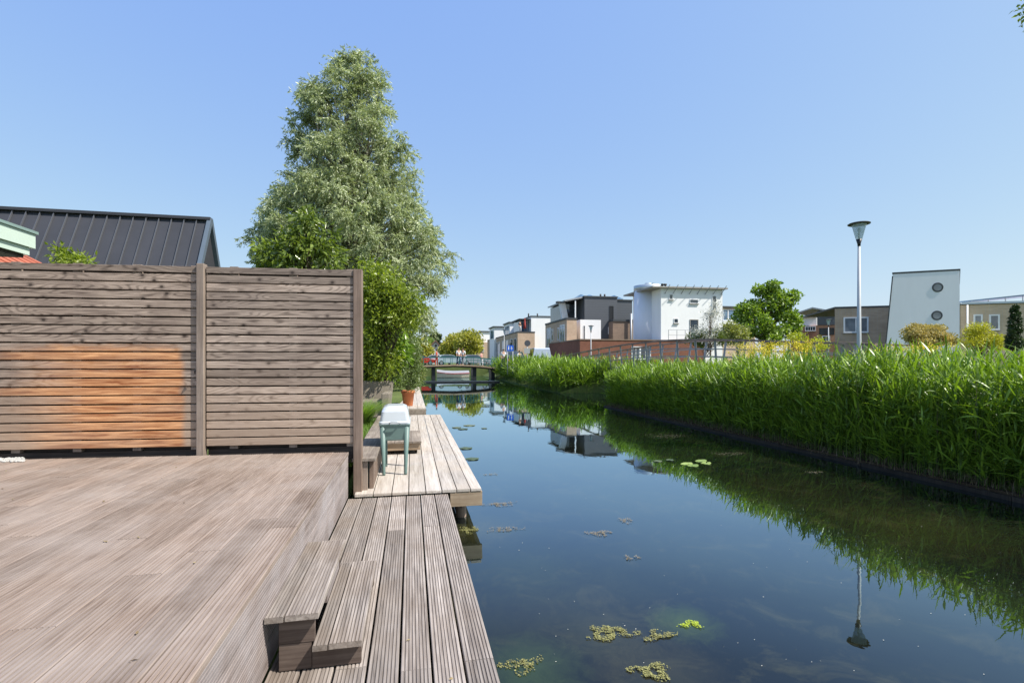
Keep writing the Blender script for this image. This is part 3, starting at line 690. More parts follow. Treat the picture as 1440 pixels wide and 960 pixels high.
# ------------------------------------------------------------------ reeds
m_reed=leafmat('reed leaves',(.04,.095,.012),(.30,.44,.05),.31,.38,(1.25,1.35,.4))
m_dry=leafmat('dry reed stalks',(.09,.065,.035),(.24,.18,.10),.15,.7,(1,1,1))
def reeds(name,label,xy,hgt,nl=9,leafL=.38,leafW=.029,origin=None):
    """xy (n,2) stem feet; hgt(n)"""
    n=len(xy); z0=np.full(n,.05) ; az=rng.uniform(0,6.28,n); ln=rng.uniform(0,.16,n)*hgt
    top=np.stack([xy[:,0]+np.cos(az)*ln,xy[:,1]+np.sin(az)*ln,hgt],1); foot=np.stack([xy[:,0],xy[:,1],z0],1)
    Vs=[];Fs=[];Rs=[];off=0
    # stems: thin crossed strips
    for ang in (0,1.6):
        sdx=np.stack([np.cos(az+ang),np.sin(az+ang),np.zeros(n)],1)*.004
        V=np.stack([foot-sdx,foot+sdx,top+sdx*.4,top-sdx*.4],1).reshape(-1,3); F=np.arange(n)[:,None]*4+np.array([[0,1,2,3]])
        Vs.append(V);Fs.append(F+off);off+=len(V);Rs.append(rng.random(n)*.5)
    seg=4
    for k in range(nl):
        t=.22+.78*(k+rng.random(n)*.8)/nl; t=np.clip(t,0,1); P=foot+(top-foot)*t[:,None]
        a=rng.uniform(0,6.28,n); el=np.where(t>.85,rng.uniform(.7,1.4,n),rng.uniform(.4,1.25,n)); L=leafL*rng.uniform(.6,1.25,n); W=leafW*rng.uniform(.6,1.2,n)
        sag=rng.uniform(.05,.95,n)
        dh=np.stack([np.cos(a),np.sin(a)],1); side=np.stack([-np.sin(a),np.cos(a),np.zeros(n)],1)
        tw=rng.normal(0,.5,n); side[:,2]=tw; side/=np.linalg.norm(side,axis=1)[:,None]
        V=np.zeros((n,(seg+1)*2,3))
        for j in range(seg+1):
            s_=j/seg; hx=L*s_*np.cos(el); zz=L*s_*np.sin(el)-sag*L*.5*s_**2.2
            c=P+np.concatenate([dh*hx[:,None],zz[:,None]],1); wj=(W*[.35,.9,1,.65,.04][j]/2)[:,None]
            V[:,2*j]=c-side*wj; V[:,2*j+1]=c+side*wj
        F=np.concatenate([np.arange(n)[:,None]*(seg+1)*2+np.array([[2*j,2*j+1,2*j+3,2*j+2]]) for j in range(seg)],0)
        Vs.append(V.reshape(-1,3));Fs.append(F+off);off+=len(V)*(seg+1)*2;Rs.append(np.tile(np.clip(rng.random(n)*.75+t*.25,0,1),seg))
    o=npmesh(name,np.concatenate(Vs),np.concatenate(Fs),np.concatenate(Rs),m_reed,None,origin)
    tag(o,label,'reeds',kind='stuff'); return o
def strip(n,x0,x1,y0,y1,pw=1.0):
    return np.stack([x0+(x1-x0)*rng.random(n)**pw, rng.uniform(y0,y1,n)],1)
n=6600; xy=strip(n,7.5,10.3,1.2,18.2,1.5)
hh=np.interp(xy[:,1],[1,6,10,18],[1.84,1.80,1.72,1.45])*rng.uniform(.84,1.06,n)*(1+.06*np.sin(xy[:,1]*1.9)+.04*np.sin(xy[:,1]*5.1+xy[:,0]*2))
hh*=np.interp(xy[:,0],[7.5,7.75,8.2],[.80,.95,1.0])
lowx=strip(1500,7.42,7.75,1.2,18.2); xy=np.concatenate([xy,lowx]); hh=np.concatenate([hh,rng.uniform(.35,1.3,1500)])
reeds('reed_bed','dense bright green reed bed lining the right bank of the canal',xy,hh)
xy=np.concatenate([strip(900,8.12,11.8,26.7,33,1.3),strip(350,8.2,11.5,33,39,1.6),strip(500,7.9,14.5,26.15,27.4),strip(120,7.6,8.15,26.4,33)]); hq=rng.uniform(1.15,1.9,len(xy))*np.where(xy[:,1]>33,.72,1); reeds('reed_bed','reed clump beyond the side inlet below the arched footbridge',xy,hq,8,.6,.05)
xy=strip(900,8.35,12.6,38,52,1.5); reeds('reed_bed','lighter green reeds beside the right end of the far bridge',xy,rng.uniform(1.3,2.1,900),7,.8,.08)
ds=blades(520,lambda n:np.stack([rng.uniform(7.5,9.8,n),rng.uniform(2,18,n),np.full(n,.05)],1),1.9,.011,.22,m_dry,'dead_reed_stalks'); tag(ds,'last year\'s tan stalks standing between the green reeds','reeds',kind='stuff')
# dry litter along the bank edge
dl=blades(2600,lambda n:np.stack([rng.uniform(7.3,7.75,n),rng.uniform(2,18,n),rng.uniform(.03,.14,n)],1),.22,.007,2.0,m_dry,'dry_reed_litter'); tag(dl,'dry broken reed stalks along the right water line','reed litter',kind='stuff')
# timber bank edge
be=MB()
y=-4
while y<18.2:
    y1=y+random.uniform(1.6,2.6); be.box(7.33,7.38,y,min(y1,18.25)-.01,-.5,.055+random.uniform(-.02,.02),random.random()); y=y1
be.box(7.38,7.46,-4,18.2,-.4,.03,.1)
bo=be.build('bank_boarding',m_dkw); tag(bo,'low dark timber boarding along the foot of the reed bed','bank edging')
sb=MB().box(7.44,7.9,-4,18.2,-.4,.075).build('bank_berm',m_soil); tag(sb,'muddy ledge at the foot of the reed bed',kind='structure')
# meadow and yellow flowers behind the reeds
m_mead=leafmat('meadow herbs',(.07,.14,.02),(.20,.27,.05),.35)
mo=blades(9000,lambda n:np.stack([rng.uniform(9.8,14.5,n),rng.uniform(2,17.8,n),np.full(n,.75)],1),.85,.02,.6,m_mead,'meadow_herbs'); tag(mo,'tall meadow herbs between the reed bed and the footbridge','meadow',kind='stuff')
m_yf=leafmat('yellow blossom',(.62,.50,.02),(.85,.72,.05),.2,.6,(1,1,.6))
def flowers(name,label,boxes,n,z0,z1,sz=.035):
    k=rng.integers(0,len(boxes),n); B=np.array(boxes)[k]; c=np.stack([B[:,0]+rng.normal(0,1,n)*B[:,2],B[:,1]+rng.normal(0,1,n)*B[:,3],rng.uniform(z0,z1,n)],1)
    P=np.repeat(c,9,0)+rng.normal(0,.045,(n*9,3)); d=fib(n*9); V,F=leaves_np(P,d,np.full(n*9,sz),np.full(n*9,sz*.8)); r=rng.random(n*9)
    o=npmesh(name,V,F,np.concatenate([r,r]),m_yf); tag(o,label,'flowers',kind='stuff')
a_=PD(1090,500,14.5); b_=PD(1060,500,15.5); c_=PD(1118,500,14)
flowers('yellow_flowers','drift of yellow flowers behind the reeds left of the tall street lamp',[(a_.x,a_.y,.35,.4),(b_.x,b_.y,.3,.3),(c_.x,c_.y,.3,.3)],420,1.75,2.3)
a_=PD(1262,500,12); b_=PD(1295,500,11.5); c_=PD(1150,500,13.5)
flowers('yellow_flowers','scattered yellow flowers behind the reeds right of the tall street lamp',[(a_.x,a_.y,.5,.4),(b_.x,b_.y,.4,.3)],260,1.65,2.1)

# ------------------------------------------------------------------ tall street lamp
m_lglass=glass('lamp glass',(.35,.45,.52))
def lantern_glass():
    t=NT('clear lantern glass'); t.done((.55,.68,.78),.15,.6); tr=t.n('ShaderNodeBsdfTransparent'); tr.inputs[0].default_value=(.9,.95,1,1); ms=t.n('ShaderNodeMixShader'); ms.inputs[0].default_value=.45; t.l(t.b.outputs[0],ms.inputs[1]); t.l(tr.outputs[0],ms.inputs[2]); t.l(ms.outputs[0],t.out.inputs[0]); return t.m
m_lg=lantern_glass()
def lamp(px,py_top,D,z0,label,group,nodes=20,s=1.0):
    p=PD(px,py_top,D); H=p.z; k=1.0
    root=empty('street_lamp',(p.x,p.y,z0),label,'street lamp',group)
    x,y=p.x,p.y
    MB().lathe((x,y,0),[(.066,z0-.3),(.066,z0+.9),(.052,z0+1.1),(.03,H-.62)],nodes).build('pole',m_pole,root)
    MB().lathe((x,y,H-.62),[(.032,0),(.036,.06),(.066,.17)],nodes).build('socket',m_black,root)
    gl=MB().lathe((x,y,H-.45),[(.066,0),(.155,.355),(.158,.365)],nodes).build('lantern',m_lg,root)
    MB().lathe((x,y,H-.45),[(.02,.0),(.02,.16),(.032,.2),(.032,.28),(.001,.3)],12).build('lamp_core',m_frame,gl)
    MB().lathe((x,y,H-.082),[(.15,-.004),(.238,.0),(.245,.015),(.22,.03),(.09,.06),(.001,.07)],nodes).build('cap',m_slate,root)
    return root
lamp(1208,311,12.3,.75,'tall grey street lamp with glass cone lantern standing behind the reed bed','cone lantern street lamps')
lamp(1165,448,37,1.0,'small distant street lamp in front of the dark roofed brick house','cone lantern street lamps',10)
lamp(831,457,40,1.0,'distant street lamp in front of the red brown wall','cone lantern street lamps',10)
lamp(709,463,62,1.2,'distant street lamp beside the blue sign by the brick row','cone lantern street lamps',10)

# ------------------------------------------------------------------ arched footbridge over the side inlet
hp=[(1232,484.6,15.8),(1160,482,17.3),(1100,480,19),(1040,478,20.3),(1000,477.5,21.5),(965,477.5,22.7),(930,479,24),(880,484.5,26.5),(840,491,29),(800,499,32),(762,506.5,35)]
H=[PD(*q_) for q_ in hp]
def resample(P,step):
    out=[P[0]]; acc=0
    cum=[0]
    for a,b in zip(P[:-1],P[1:]): cum.append(cum[-1]+(b-a).length)
    t=0; res=[]
    while t<=cum[-1]:
        i=max(j for j in range(len(cum)) if cum[j]<=t); i=min(i,len(P)-2); f_=(t-cum[i])/(cum[i+1]-cum[i]); res.append(P[i].lerp(P[i+1],f_)); t+=step
    return res
fb=empty('arched_footbridge',(H[5].x,H[5].y,1.5),'long arched footbridge with wooden handrail and leaning steel posts behind the reeds','footbridge')
m_rail=wood('handrail wood',(.17,.11,.085),(.45,.34,.29),'y',tintvar=.05)
HS=resample(H,.35)
def side(P,off):
    out=[]
    for i,p in enumerate(P):
        d=(P[min(i+1,len(P)-1)]-P[max(i-1,0)]); d.z=0; d.normalize(); nrm=Vector((d.y,-d.x,0)); out.append(p+nrm*off)
    return out
def zo(P,dz): return [p+Vector((0,0,dz)) for p in P]
inner=side(HS,-.25); far=side(HS,2.05); farbase=side(HS,1.8); nearbase=side(HS,.12)
d=MB()
for a,b,c,e in zip(nearbase[:-1],nearbase[1:],farbase[1:],farbase[:-1]):
    z=Vector((0,0,1.1)); t_=Vector((0,0,.16))
    d.grid8([a-z-t_,b-z-t_,c-z-t_,e-z-t_,a-z,b-z,c-z,e-z],random.random())
d.build('bridge_deck',m_low,fb)
for nm,P in (('near',HS),('far',far)):
    m=MB()
    for a,b in zip(P[:-1],P[1:]): m.bar(a,b+(b-a)*.02,.14,.07,.5)
    m.build('handrail',m_rail,fb)
    m=MB()
    Bp=nearbase if nm=='near' else farbase
    for dz,f_ in ((.38,.36),(.72,.68)):
        Q=[p.lerp(Vector((q_.x,q_.y,p.z-1.1)),f_) for p,q_ in zip(P,Bp)]
        m=MB()
        for a,b in zip(Q[:-1],Q[1:]): m.bar(a,b,.03,.045)
        m.build('mid_rail',m_steel,fb)
idx=range(0,len(HS),3)
for i in idx:
    for P,Bp in ((HS,nearbase),(far,farbase)):
        a=P[i]; q_=Bp[i]; b=Vector((q_.x,q_.y,a.z-1.28)); m=MB(); dd=(HS[min(i+1,len(HS)-1)]-HS[max(i-1,0)]); dd.z=0; dd.normalize()
        for o_ in (-.03,.03): m.bar(b+dd*o_,a+dd*o_+Vector((0,0,-.03)),.012,.07)
        m.build('post',m_steel,fb)
for (tx,ty) in ((nearbase[len(HS)//3],0),(nearbase[2*len(HS)//3],0)):
    MB().tube([(tx.x+.5,tx.y,-1),(tx.x+.5,tx.y,tx.z-1.27)],.12,10).build('pier',m_conc,fb)

# ------------------------------------------------------------------ buildings
def V3(o,u,n,t,z,out=0): return Vector((o[0]+u[0]*t+n[0]*out, o[1]+u[1]*t+n[1]*out, z))
class Wall:
    """vertical wall line: origin o, direction u, outward normal n (towards the viewer)"""
    def __init__(s,o,u):
        s.o=o; l=math.hypot(*u); s.u=(u[0]/l,u[1]/l); s.n=(s.u[1],-s.u[0])
        # outward = towards camera
        if (s.o[0])*s.n[0]+(s.o[1])*s.n[1]>0: s.n=(-s.n[0],-s.n[1])
    def t(s,px): return WP(s.o,s.u,px,500)[0]
    def z(s,px,py): return WP(s.o,s.u,px,py)[1]
    def P(s,t,z,out=0): return V3(s.o,s.u,s.n,t,z,out)
    def prism(s,mb,prof,depth,out=0,r=None,skew=0):
        """extrude outline [(t,z)] backwards by depth"""
        a=[s.P(t,z,out) for t,z in prof]; b=[s.P(t+skew*depth,z,out-depth) for t,z in prof]
        mb.poly(a,r); mb.poly(b[::-1],r)
        for i in range(len(a)): mb.poly([a[i],a[(i+1)%len(a)],b[(i+1)%len(a)],b[i]],r)
        return mb
    def slab(s,mb,t0,t1,z0,z1,out0,out1,r=None): return s.prism(mb,[(t0,z0),(t1,z0),(t1,z1),(t0,z1)],out1-out0,out1,r)
def wpx(W,a,b,c,d): # pixel rect -> t0,t1,z0,z1
    m=(a+c)/2; return W.t(a),W.t(c),W.z(m,d),W.z(m,b)
def window(W,root,rect,name='window',frame=None,pane=None,mull=0,fw=.07,sill=True,tr=0):
    t0,t1,z0,z1=rect; t0,t1=sorted((t0,t1)); frame=frame or m_frame; m=MB()
    W.slab(m,t0-fw,t0,z0-fw,z1+fw,.0,.05); W.slab(m,t1,t1+fw,z0-fw,z1+fw,.0,.05); W.slab(m,t0,t1,z1,z1+fw,.0,.05); W.slab(m,t0,t1,z0-fw,z0,.0,.05)
    for k in range(mull):
        q_=t0+(t1-t0)*(k+1)/(mull+1); W.slab(m,q_-fw*.35,q_+fw*.35,z0,z1,.003,.045)
    if tr:
        q_=z0+(z1-z0)*tr; W.slab(m,t0,t1,q_-.03,q_+.03,.004,.044)
    wo=m.build(name,frame,root)
    p=MB(); W.slab(p,t0,t1,z0,z1,.002,.02); p.build('pane',pane or m_glass,wo)
    if sill:
        q=MB(); W.slab(q,t0-fw-.05,t1+fw+.05,z0-fw-.07,z0-fw-.003,.001,.12); q.build('sill',m_conc,wo)
    return wo
FY=lambda y: Wall((0,y),(1,0))
SX=lambda x: Wall((x,0),(0,1))
G0=1.0
# --- brick row block A
WA=FY(79.2); WS=SX(17.0)
bA=empty('brick_row_house',(20,80,1.2),'long low tan brick row with tall white windows beyond the blue sign','house')
zA=6.55; m=MB(); m.box(17,WA.t(752),79.2,112,1.2,zA); m.build('wall',m_tan,bA)
MB().box(16.95,WA.t(752)+.05,79.15,112.05,zA+.002,zA+.18).build('roof_edge',m_slate,bA)
for (a,c) in ((689,692),(696,699),(700,703),(706,709),(711,715),(717,721),(723.5,726)):
    t0,t1=WS.t(a),WS.t(c); window(WS,bA,(t0,t1,2.0,5.6),mull=0,sill=False,tr=.45,fw=.1)
# --- A2 far
b2=empty('brick_row_house',(20,118,1.2),'farthest tan brick house end peeping out right of the yellow green trees','house')
W2=FY(118); m=MB(); m.box(W2.t(671),W2.t(688),118,140,1.2,W2.z(680,481)); m.build('wall',m_tan,b2); window(W2,b2,wpx(W2,675,486,680,494))
for (px0,px1,pt,pbm,yy_,lab) in ((675,695,466.5,482,119,'small white rooftop storey at the far left of the row'),(695,718,460,476,100,'white rooftop storey second from the left over the brick row'),(717,735,454,470,92,'pale box shaped rooftop storey with blue side over the brick row')):
    W_=FY(yy_); r_=empty('rooftop_storey',((W_.t(px0)+W_.t(px1))/2,yy_,5),lab,'house')
    x0,x1=W_.t(px0),W_.t(px1); zt=W_.z(px0,pt); m=MB(); m.box(x0,x1,yy_,yy_+6,1.2,zt); m.build('wall',m_white,r_)
    MB().box(x0-.25,x1+.1,yy_-.25,yy_+6.1,zt+.002,zt+.22).build('roof_slab',m_slate,r_)
    sw=Wall((x0,yy_),(0,1)); window(sw,r_,(.8,4.6,zt-2.2,zt-.5),pane=m_blue,sill=False,mull=1)
# --- white building right of block A with terrace
W3=FY(81.5); b3=empty('white_house',(24,82,1.2),'plain white cubic house with roof terrace right behind the tan brick row','house')
x0,x1=W3.t(747),W3.t(786); zt=W3.z(765,445.5)
MB().box(x0,x1,81.5,92,1.2,zt).build('wall',m_white,b3)
MB().box(x0-.1,x1+.1,81.4,92.1,zt+.002,zt+.16).build('roof_edge',m_slate,b3)
xc0=W3.t(730); MB().box(xc0,x0-.11,81.45,88,zt-.5,zt-.35).build('terrace_roof',m_slate,b3)
MB().box(x0-1.6,x0-.02,83.2,88,6.8,zt-.51).build('glazed_bay',m_blue,b3)
for px_ in (731,741): MB().box(W3.t(px_),W3.t(px_)+.1,81.5,81.6,6.75,zt-.51).build('terrace_post',m_slate,b3)
for px_ in (750,763): MB().tube([(W3.t(px_),85,zt+.16),(W3.t(px_),85,zt+.9)],.12,8).build('flue',m_black,b3)
# umbrella on terrace
ub=empty('parasol',(W3.t(736),81.9,6.75),'folded red parasol on the roof terrace above the tan brick row','parasol')
ux=W3.t(737); MB().tube([(ux,81.0,6.75),(ux,81.0,9.2)],.04,8).build('pole',m_steel,ub)
MB().lathe((ux,81.0,7.3),[(.25,0),(.18,.8),(.08,1.6),(.02,1.9)],10).build('canopy',plain('red canvas',(.35,.05,.04),.8),ub)
# --- block B brick near
t0=WS.t(797); t1=WS.t(767); bB=empty('brick_house',(18,t0,1.2),'brown brick house with tall french windows beside the dark grey house','house')
WB=FY(t0); zB=WB.z(797,449); xr=WB.t(811)
MB().box(17,xr,t0,t1,1.2,zB).build('wall',m_tan,bB)
MB().box(16.94,xr+.05,t0-.05,t1+.05,zB+.002,zB+.2).build('roof_edge',m_slate,bB)
for (a,c) in ((769.5,774.5),(788,794)): window(WS,bB,(WS.t(a),WS.t(c),1.5,5.9),mull=1,tr=.5,sill=False,fw=.1,pane=m_blue)
for (a,c) in ((776,778),(784.5,786.5)): window(WS,bB,(WS.t(a),WS.t(c),4.4,5.7),sill=False)
# --- dark grey house
yg=58.0; WG=FY(yg); bG=empty('grey_house',(WG.t(850),yg,1.0),'large dark grey clad cubic house with sail like roof','house')
x0,x1,x2=WG.t(822),WG.t(868),WG.t(892); zt=WG.z(840,418); zt2=WG.z(880,422)
m=MB(); m.box(x0,x1,yg,yg+10,1,zt); m.box(x1,x2,yg+.6,yg+10,1,zt2); m.build('wall',m_grey,bG)
m=MB(); m.box(x0-.1,x1+.05,yg-.1,yg+10,zt+.002,zt+.15); m.box(x1+.06,x2+.05,yg+.5,yg+10,zt2+.002,zt2+.15); m.build('roof_edge',m_slate,bG)
xl=WG.t(795); m=MB(); m.grid8([(xl,yg+.3,zt-.55),(x0-.12,yg+.3,zt-.1),(x0-.12,yg+8,zt-.1),(xl,yg+8,zt-.55),(xl,yg+.3,zt-.4),(x0-.12,yg+.3,zt+.1),(x0-.12,yg+8,zt+.1),(xl,yg+8,zt-.4)]); m.build('sail_roof',m_steel,bG)
MB().box(xl+.4,x0-.01,yg+3,yg+8,1,zt-.56).build('glazed_bay',m_glass,bG)
MB().box(xl+.45,x0-.02,yg+1.2,yg+2.9,6.0,6.9).build('balustrade',m_dframe,bG)
MB().box(WG.t(810),WG.t(811.5),yg+.4,yg+.55,6,zt-.4).build('terrace_post',m_frame,bG)
window(WG,bG,wpx(WG,857.5,431,862,451),frame=m_dframe,pane=m_black,sill=False)
window(WG,bG,wpx(WG,857,462,861.5,467.5),pane=m_glass,fw=.18,sill=False)
for px_ in (853,859): MB().tube([(WG.t(px_),yg+2,zt+.15),(WG.t(px_),yg+2,zt+.7)],.12,8).build('flue',m_black,bG)
for px_ in (828,840,876): 
    xx=WG.t(px_); MB().grid8([(xx-1,yg+2,zt+.15),(xx+1,yg+2,zt+.15),(xx+1,yg+4,zt+.15),(xx-1,yg+4,zt+.15),(xx-.1,yg+2.8,zt+.7),(xx+.1,yg+2.8,zt+.7),(xx+.1,yg+3.2,zt+.7),(xx-.1,yg+3.2,zt+.7)]).build('skylight',m_blue,bG)
m=MB(); WL=FY(56.6); m.box(WL.t(862),WL.t(895),56.6,57.95,1,WL.z(880,452)); m.build('lower_wall',m_brn,bG)
MB().box(WL.t(862)-.02,WL.t(895),56.5,57.94,WL.z(880,452)+.002,WL.z(880,452)+.25).build('lower_roof_edge',m_slate,bG)
MB().tube([(WL.t(886),56.3,1),(WL.t(886),56.3,WL.z(886,441))],.12,10).build('flue_pipe',m_steel,bG)
# slanted white fin
WF=FY(60); fn=empty('white_wall_fin',(WF.t(792),60,6),'leaning white wall piece left of the dark grey house roof','house')
m=MB(); WF.prism(m,[(WF.t(790),1.2),(WF.t(799.5),1.2),(WF.t(799.5),WF.z(799,449)),(WF.t(795),WF.z(794,426)),(WF.t(787),WF.z(787,426)),(WF.t(791),WF.z(791,449))],.5); m.build('wall',m_white,fn)
m=MB(); WF.slab(m,WF.t(783),WF.t(796),WF.z(790,426)+.004,WF.z(790,426)+.2,-.5,.2); m.build('roof_edge',m_slate,fn)
# white box
W5=FY(54.5); b5=empty('white_house',(W5.t(828),54.5,1),'small white box house in front of the dark grey house','house')
MB().box(W5.t(816),W5.t(845),54.5,56.5,1,W5.z(830,449.5)).build('wall',m_white,b5)
window(W5,b5,wpx(W5,821,458,822.5,477),sill=False,fw=.04)
# --- red-brown low building
W6=FY(43.6); b6=empty('low_brick_building',(W6.t(880),43.6,1),'low red brown brick building below the white house','house')
x0,x1=W6.t(815.5),W6.t(990); z6=W6.z(880,478.5)
MB().box(x0,x1,43.6,54,.9,z6).build('wall',m_red,b6)
MB().box(x0-.05,x1+.05,43.55,54.05,z6+.002,z6+.1).build('coping',m_brn,b6)
for (a,c) in ((889,899),(901,914)): window(W6,b6,wpx(W6,a,488,c,504),mull=1)
# --- white house with round tower
yw=44.4; W7=FY(yw); b7=empty('white_house',(W7.t(960),yw,1),'tall white house with round stair tower and overhanging roof with struts','house')
x0,x1=W7.t(929.5),W7.t(1016); zl=W7.z(930,405.5); zr=W7.z(1016,407.5)
m=MB(); W7.prism(m,[(x0,.9),(x1,.9),(x1,zr),(x0,zl)],6.2); m.build('wall',m_white,b7)
tx=W7.t(911); tr_=(W7.t(930)-W7.t(893.5))/2
Wt=FY(yw+3.3); tr_=(Wt.t(930)-Wt.t(893.5))/2; tx=Wt.t(893.5)+tr_; zt=W7.z(905,401.5)
MB().lathe((tx,yw+3.3,0),[(tr_,.9),(tr_,zt)],48).build('tower',m_cool,b7)
MB().lathe((tx,yw+3.3,zt),[(tr_+.03,.004),(tr_+.04,.5),(tr_-.3,.55),(.4,.62),(.35,.8),(.001,.9)],48).build('tower_cap',m_alu,b7)
m=MB(); xs0=W7.t(915); zs=W7.z(915,403.5)
m.grid8([(xs0,yw-.38,zl+.02),(x1+.35,yw-.38,zr+.02),(x1+.35,yw+6.3,zr+.02),(xs0,yw+6.3,zl+.02),(xs0,yw-.38,zl+.16),(x1+.35,yw-.38,zr+.16),(x1+.35,yw+6.3,zr+.16),(xs0,yw+6.3,zl+.16)])
m.build('roof_slab',m_conc,b7)
for i in range(8):
    xx=x0+.4+(x1-x0-.6)*i/7; zz=zl+(zr-zl)*i/7; MB().bar((xx,yw-.01,zz-.5),(xx+.15,yw-.75,zz+.3),.045).build('strut',m_steel,b7)
for (a,b_,c,d_) in ((941.5,414.5,945.5,420.5),(970.5,421.5,981,426),(1002,416.5,1006.5,436.5),(948,448.5,953,453.5)): window(W7,b7,wpx(W7,a,b_,c,d_),frame=m_frame,fw=.05)
window(W7,b7,wpx(W7,970.8,450,981,475),name='door',frame=m_conc,sill=False)
for px_ in (932,946,950): MB().tube([(W7.t(px_),yw+2,zl+.1),(W7.t(px_),yw+2,zl+.62),(W7.t(px_),yw+2,zl+.64),(W7.t(px_),yw+2,zl+.8)],[.08,.08,.16,.16],8).build('flue',m_black,b7)
m=MB(); W7.prism(m,[(W7.t(992),zl+.15),(W7.t(1009),zl+.15),(W7.t(1007),zl+.42),(W7.t(994),zl+.42)],2,-1); m.build('skylight',m_alu,b7)
m=MB(); xr0,xr1=W7.t(935),W7.t(981); 
for zz in (z6+.55,z6+1.05): m.bar((xr0,yw-.7,zz),(xr1,yw-.7,zz),.03)
for k in range(5): xx=xr0+(xr1-xr0)*k/4; m.bar((xx,yw-.7,z6+.1),(xx,yw-.7,z6+1.05),.04)
m.build('terrace_railing',m_steel,b7)
# --- tan building behind
W8=FY(56); b8=empty('tan_house',(W8.t(1035),56,1),'tan house with blue glazed upper floor between white house and round tree','house')
MB().box(W8.t(1013),W8.t(1062),56,64,1,W8.z(1030,433)).build('wall',m_tan2,b8)
MB().box(W8.t(1012),W8.t(1063),55.8,64,W8.z(1030,433)+.002,W8.z(1030,433)+.2).build('roof_edge',m_slate,b8)
m=MB(); W8.slab(m,W8.t(1015),W8.t(1045),W8.z(1030,457),W8.z(1030,451),.002,.3); m.build('balcony_band',m_frame,b8)
for (a,c) in ((1017,1023),(1024.5,1038)): window(W8,b8,wpx(W8,a,436,c,450),pane=m_blue,sill=False,mull=0)
for (a,c) in ((1016,1026),(1030,1038)): window(W8,b8,wpx(W8,a,462,c,470),pane=m_glass)
# --- houses right of the tree (walls turned towards the viewer)
UR=(cT*.965-sT*(-.0)-sT*.262, -sT*.965-cT*.262)
def turned(px,D): p=PD(px,500,D); return Wall((p.x,p.y),UR)
W9=turned(1148,62); b9=empty('row_house',W9.P(0,1),'distant brick house with white top storey right of the round tree','house')
m=MB(); W9.prism(m,[(W9.t(1112),1),(W9.t(1150),1),(W9.t(1150),W9.z(1150,458)),(W9.t(1112),W9.z(1112,458))],6,skew=.6); m.build('wall',m_orb,b9)
m=MB(); W9.prism(m,[(W9.t(1112),W9.z(1130,458)+.01),(W9.t(1150),W9.z(1130,458)+.01),(W9.t(1150),W9.z(1130,446)),(W9.t(1112),W9.z(1130,446))],5,-.4,skew=.6); m.build('upper_wall',m_white,b9)
m=MB(); W9.slab(m,W9.t(1110),W9.t(1150),W9.z(1130,446)+.004,W9.z(1130,445)+.1,-5,.1); m.build('roof_edge',m_steel,b9)
window(W9,b9,wpx(W9,1133,459.5,1146,464.5),mull=3)
W10=turned(1150,54); b10=empty('dark_roof_house',W10.P(0,1),'brick house with black clad top and tilted solar roof behind the small lamp','house')
m=MB(); W10.prism(m,[(W10.t(1148),1),(W10.t(1180),1),(W10.t(1180),W10.z(1165,457)),(W10.t(1148),W10.z(1165,457))],7,skew=.55); m.build('wall',m_orb,b10)
m=MB(); W10.prism(m,[(W10.t(1148.5),W10.z(1165,457)+.01),(W10.t(1180),W10.z(1165,457)+.01),(W10.t(1180),W10.z(1180,444)),(W10.t(1148.5),W10.z(1148,437))],6.5,.1,skew=.55); m.build('upper_wall',m_grey,b10)
m=MB(); a=W10.P(W10.t(1140),W10.z(1140,434.5),.6); b_=W10.P(W10.t(1178),W10.z(1178,441.5),.6); n3=Vector((W10.n[0],W10.n[1],0))*-6; m.obox(a,b_-a,n3,Vector((0,0,.15))); m.build('solar_roof',m_steel,b10)
window(W10,b10,wpx(W10,1153,462,1172,470),frame=m_dframe,pane=m_glass,sill=False)
window(W10,b10,wpx(W10,1157,473,1166,482),mull=1)
W11=turned(1174,40); b11=empty('brick_house',W11.P(0,1),'flat roofed tan brick house with one wide window left of the slanted wall','house')
m=MB(); W11.prism(m,[(W11.t(1174),.8),(W11.t(1262),.8),(W11.t(1262),W11.z(1250,431.5)),(W11.t(1174),W11.z(1174,434))],8,skew=.5); m.build('wall',m_tan,b11)
m=MB(); W11.slab(m,W11.t(1173.5),W11.t(1262),W11.z(1210,433)+.02,W11.z(1210,433)+.14,-8,.06); m.build('roof_edge',m_slate,b11)
window(W11,b11,wpx(W11,1188,447.5,1219,466),mull=1,pane=m_curt,fw=.1)
# slanted light wall with portholes
W12=turned(1350,34); b12=empty('slanted_wall_house',W12.P(0,1),'tall pale grey rendered house end with slanted left edge and two portholes','house')
tl=W12.t(1256); m=MB(); W12.prism(m,[(W12.t(1242),.8),(W12.t(1349.5),.8),(W12.t(1349.5),W12.z(1349,380.5)),(tl,W12.z(1256,385.5))],7,skew=.5); m.build('wall',m_slant,b12)
m=MB(); W12.prism(m,[(W12.t(1254.5),W12.z(1256,386)+.03),(W12.t(1350.5),W12.z(1349,381)+.03),(W12.t(1350.5),W12.z(1349,380)+.1),(W12.t(1254.5),W12.z(1256,385)+.1)],7.1,.012,skew=.5); m.build('roof_edge',m_slate,b12)
m=MB(); W12.prism(m,[(W12.t(1240.3),.8),(W12.t(1241.9),.8),(W12.t(1255.9),W12.z(1256,388)),(W12.t(1254.2),W12.z(1254,388))],.25,.02,skew=.5); m.build('side_cladding',m_slate,b12)
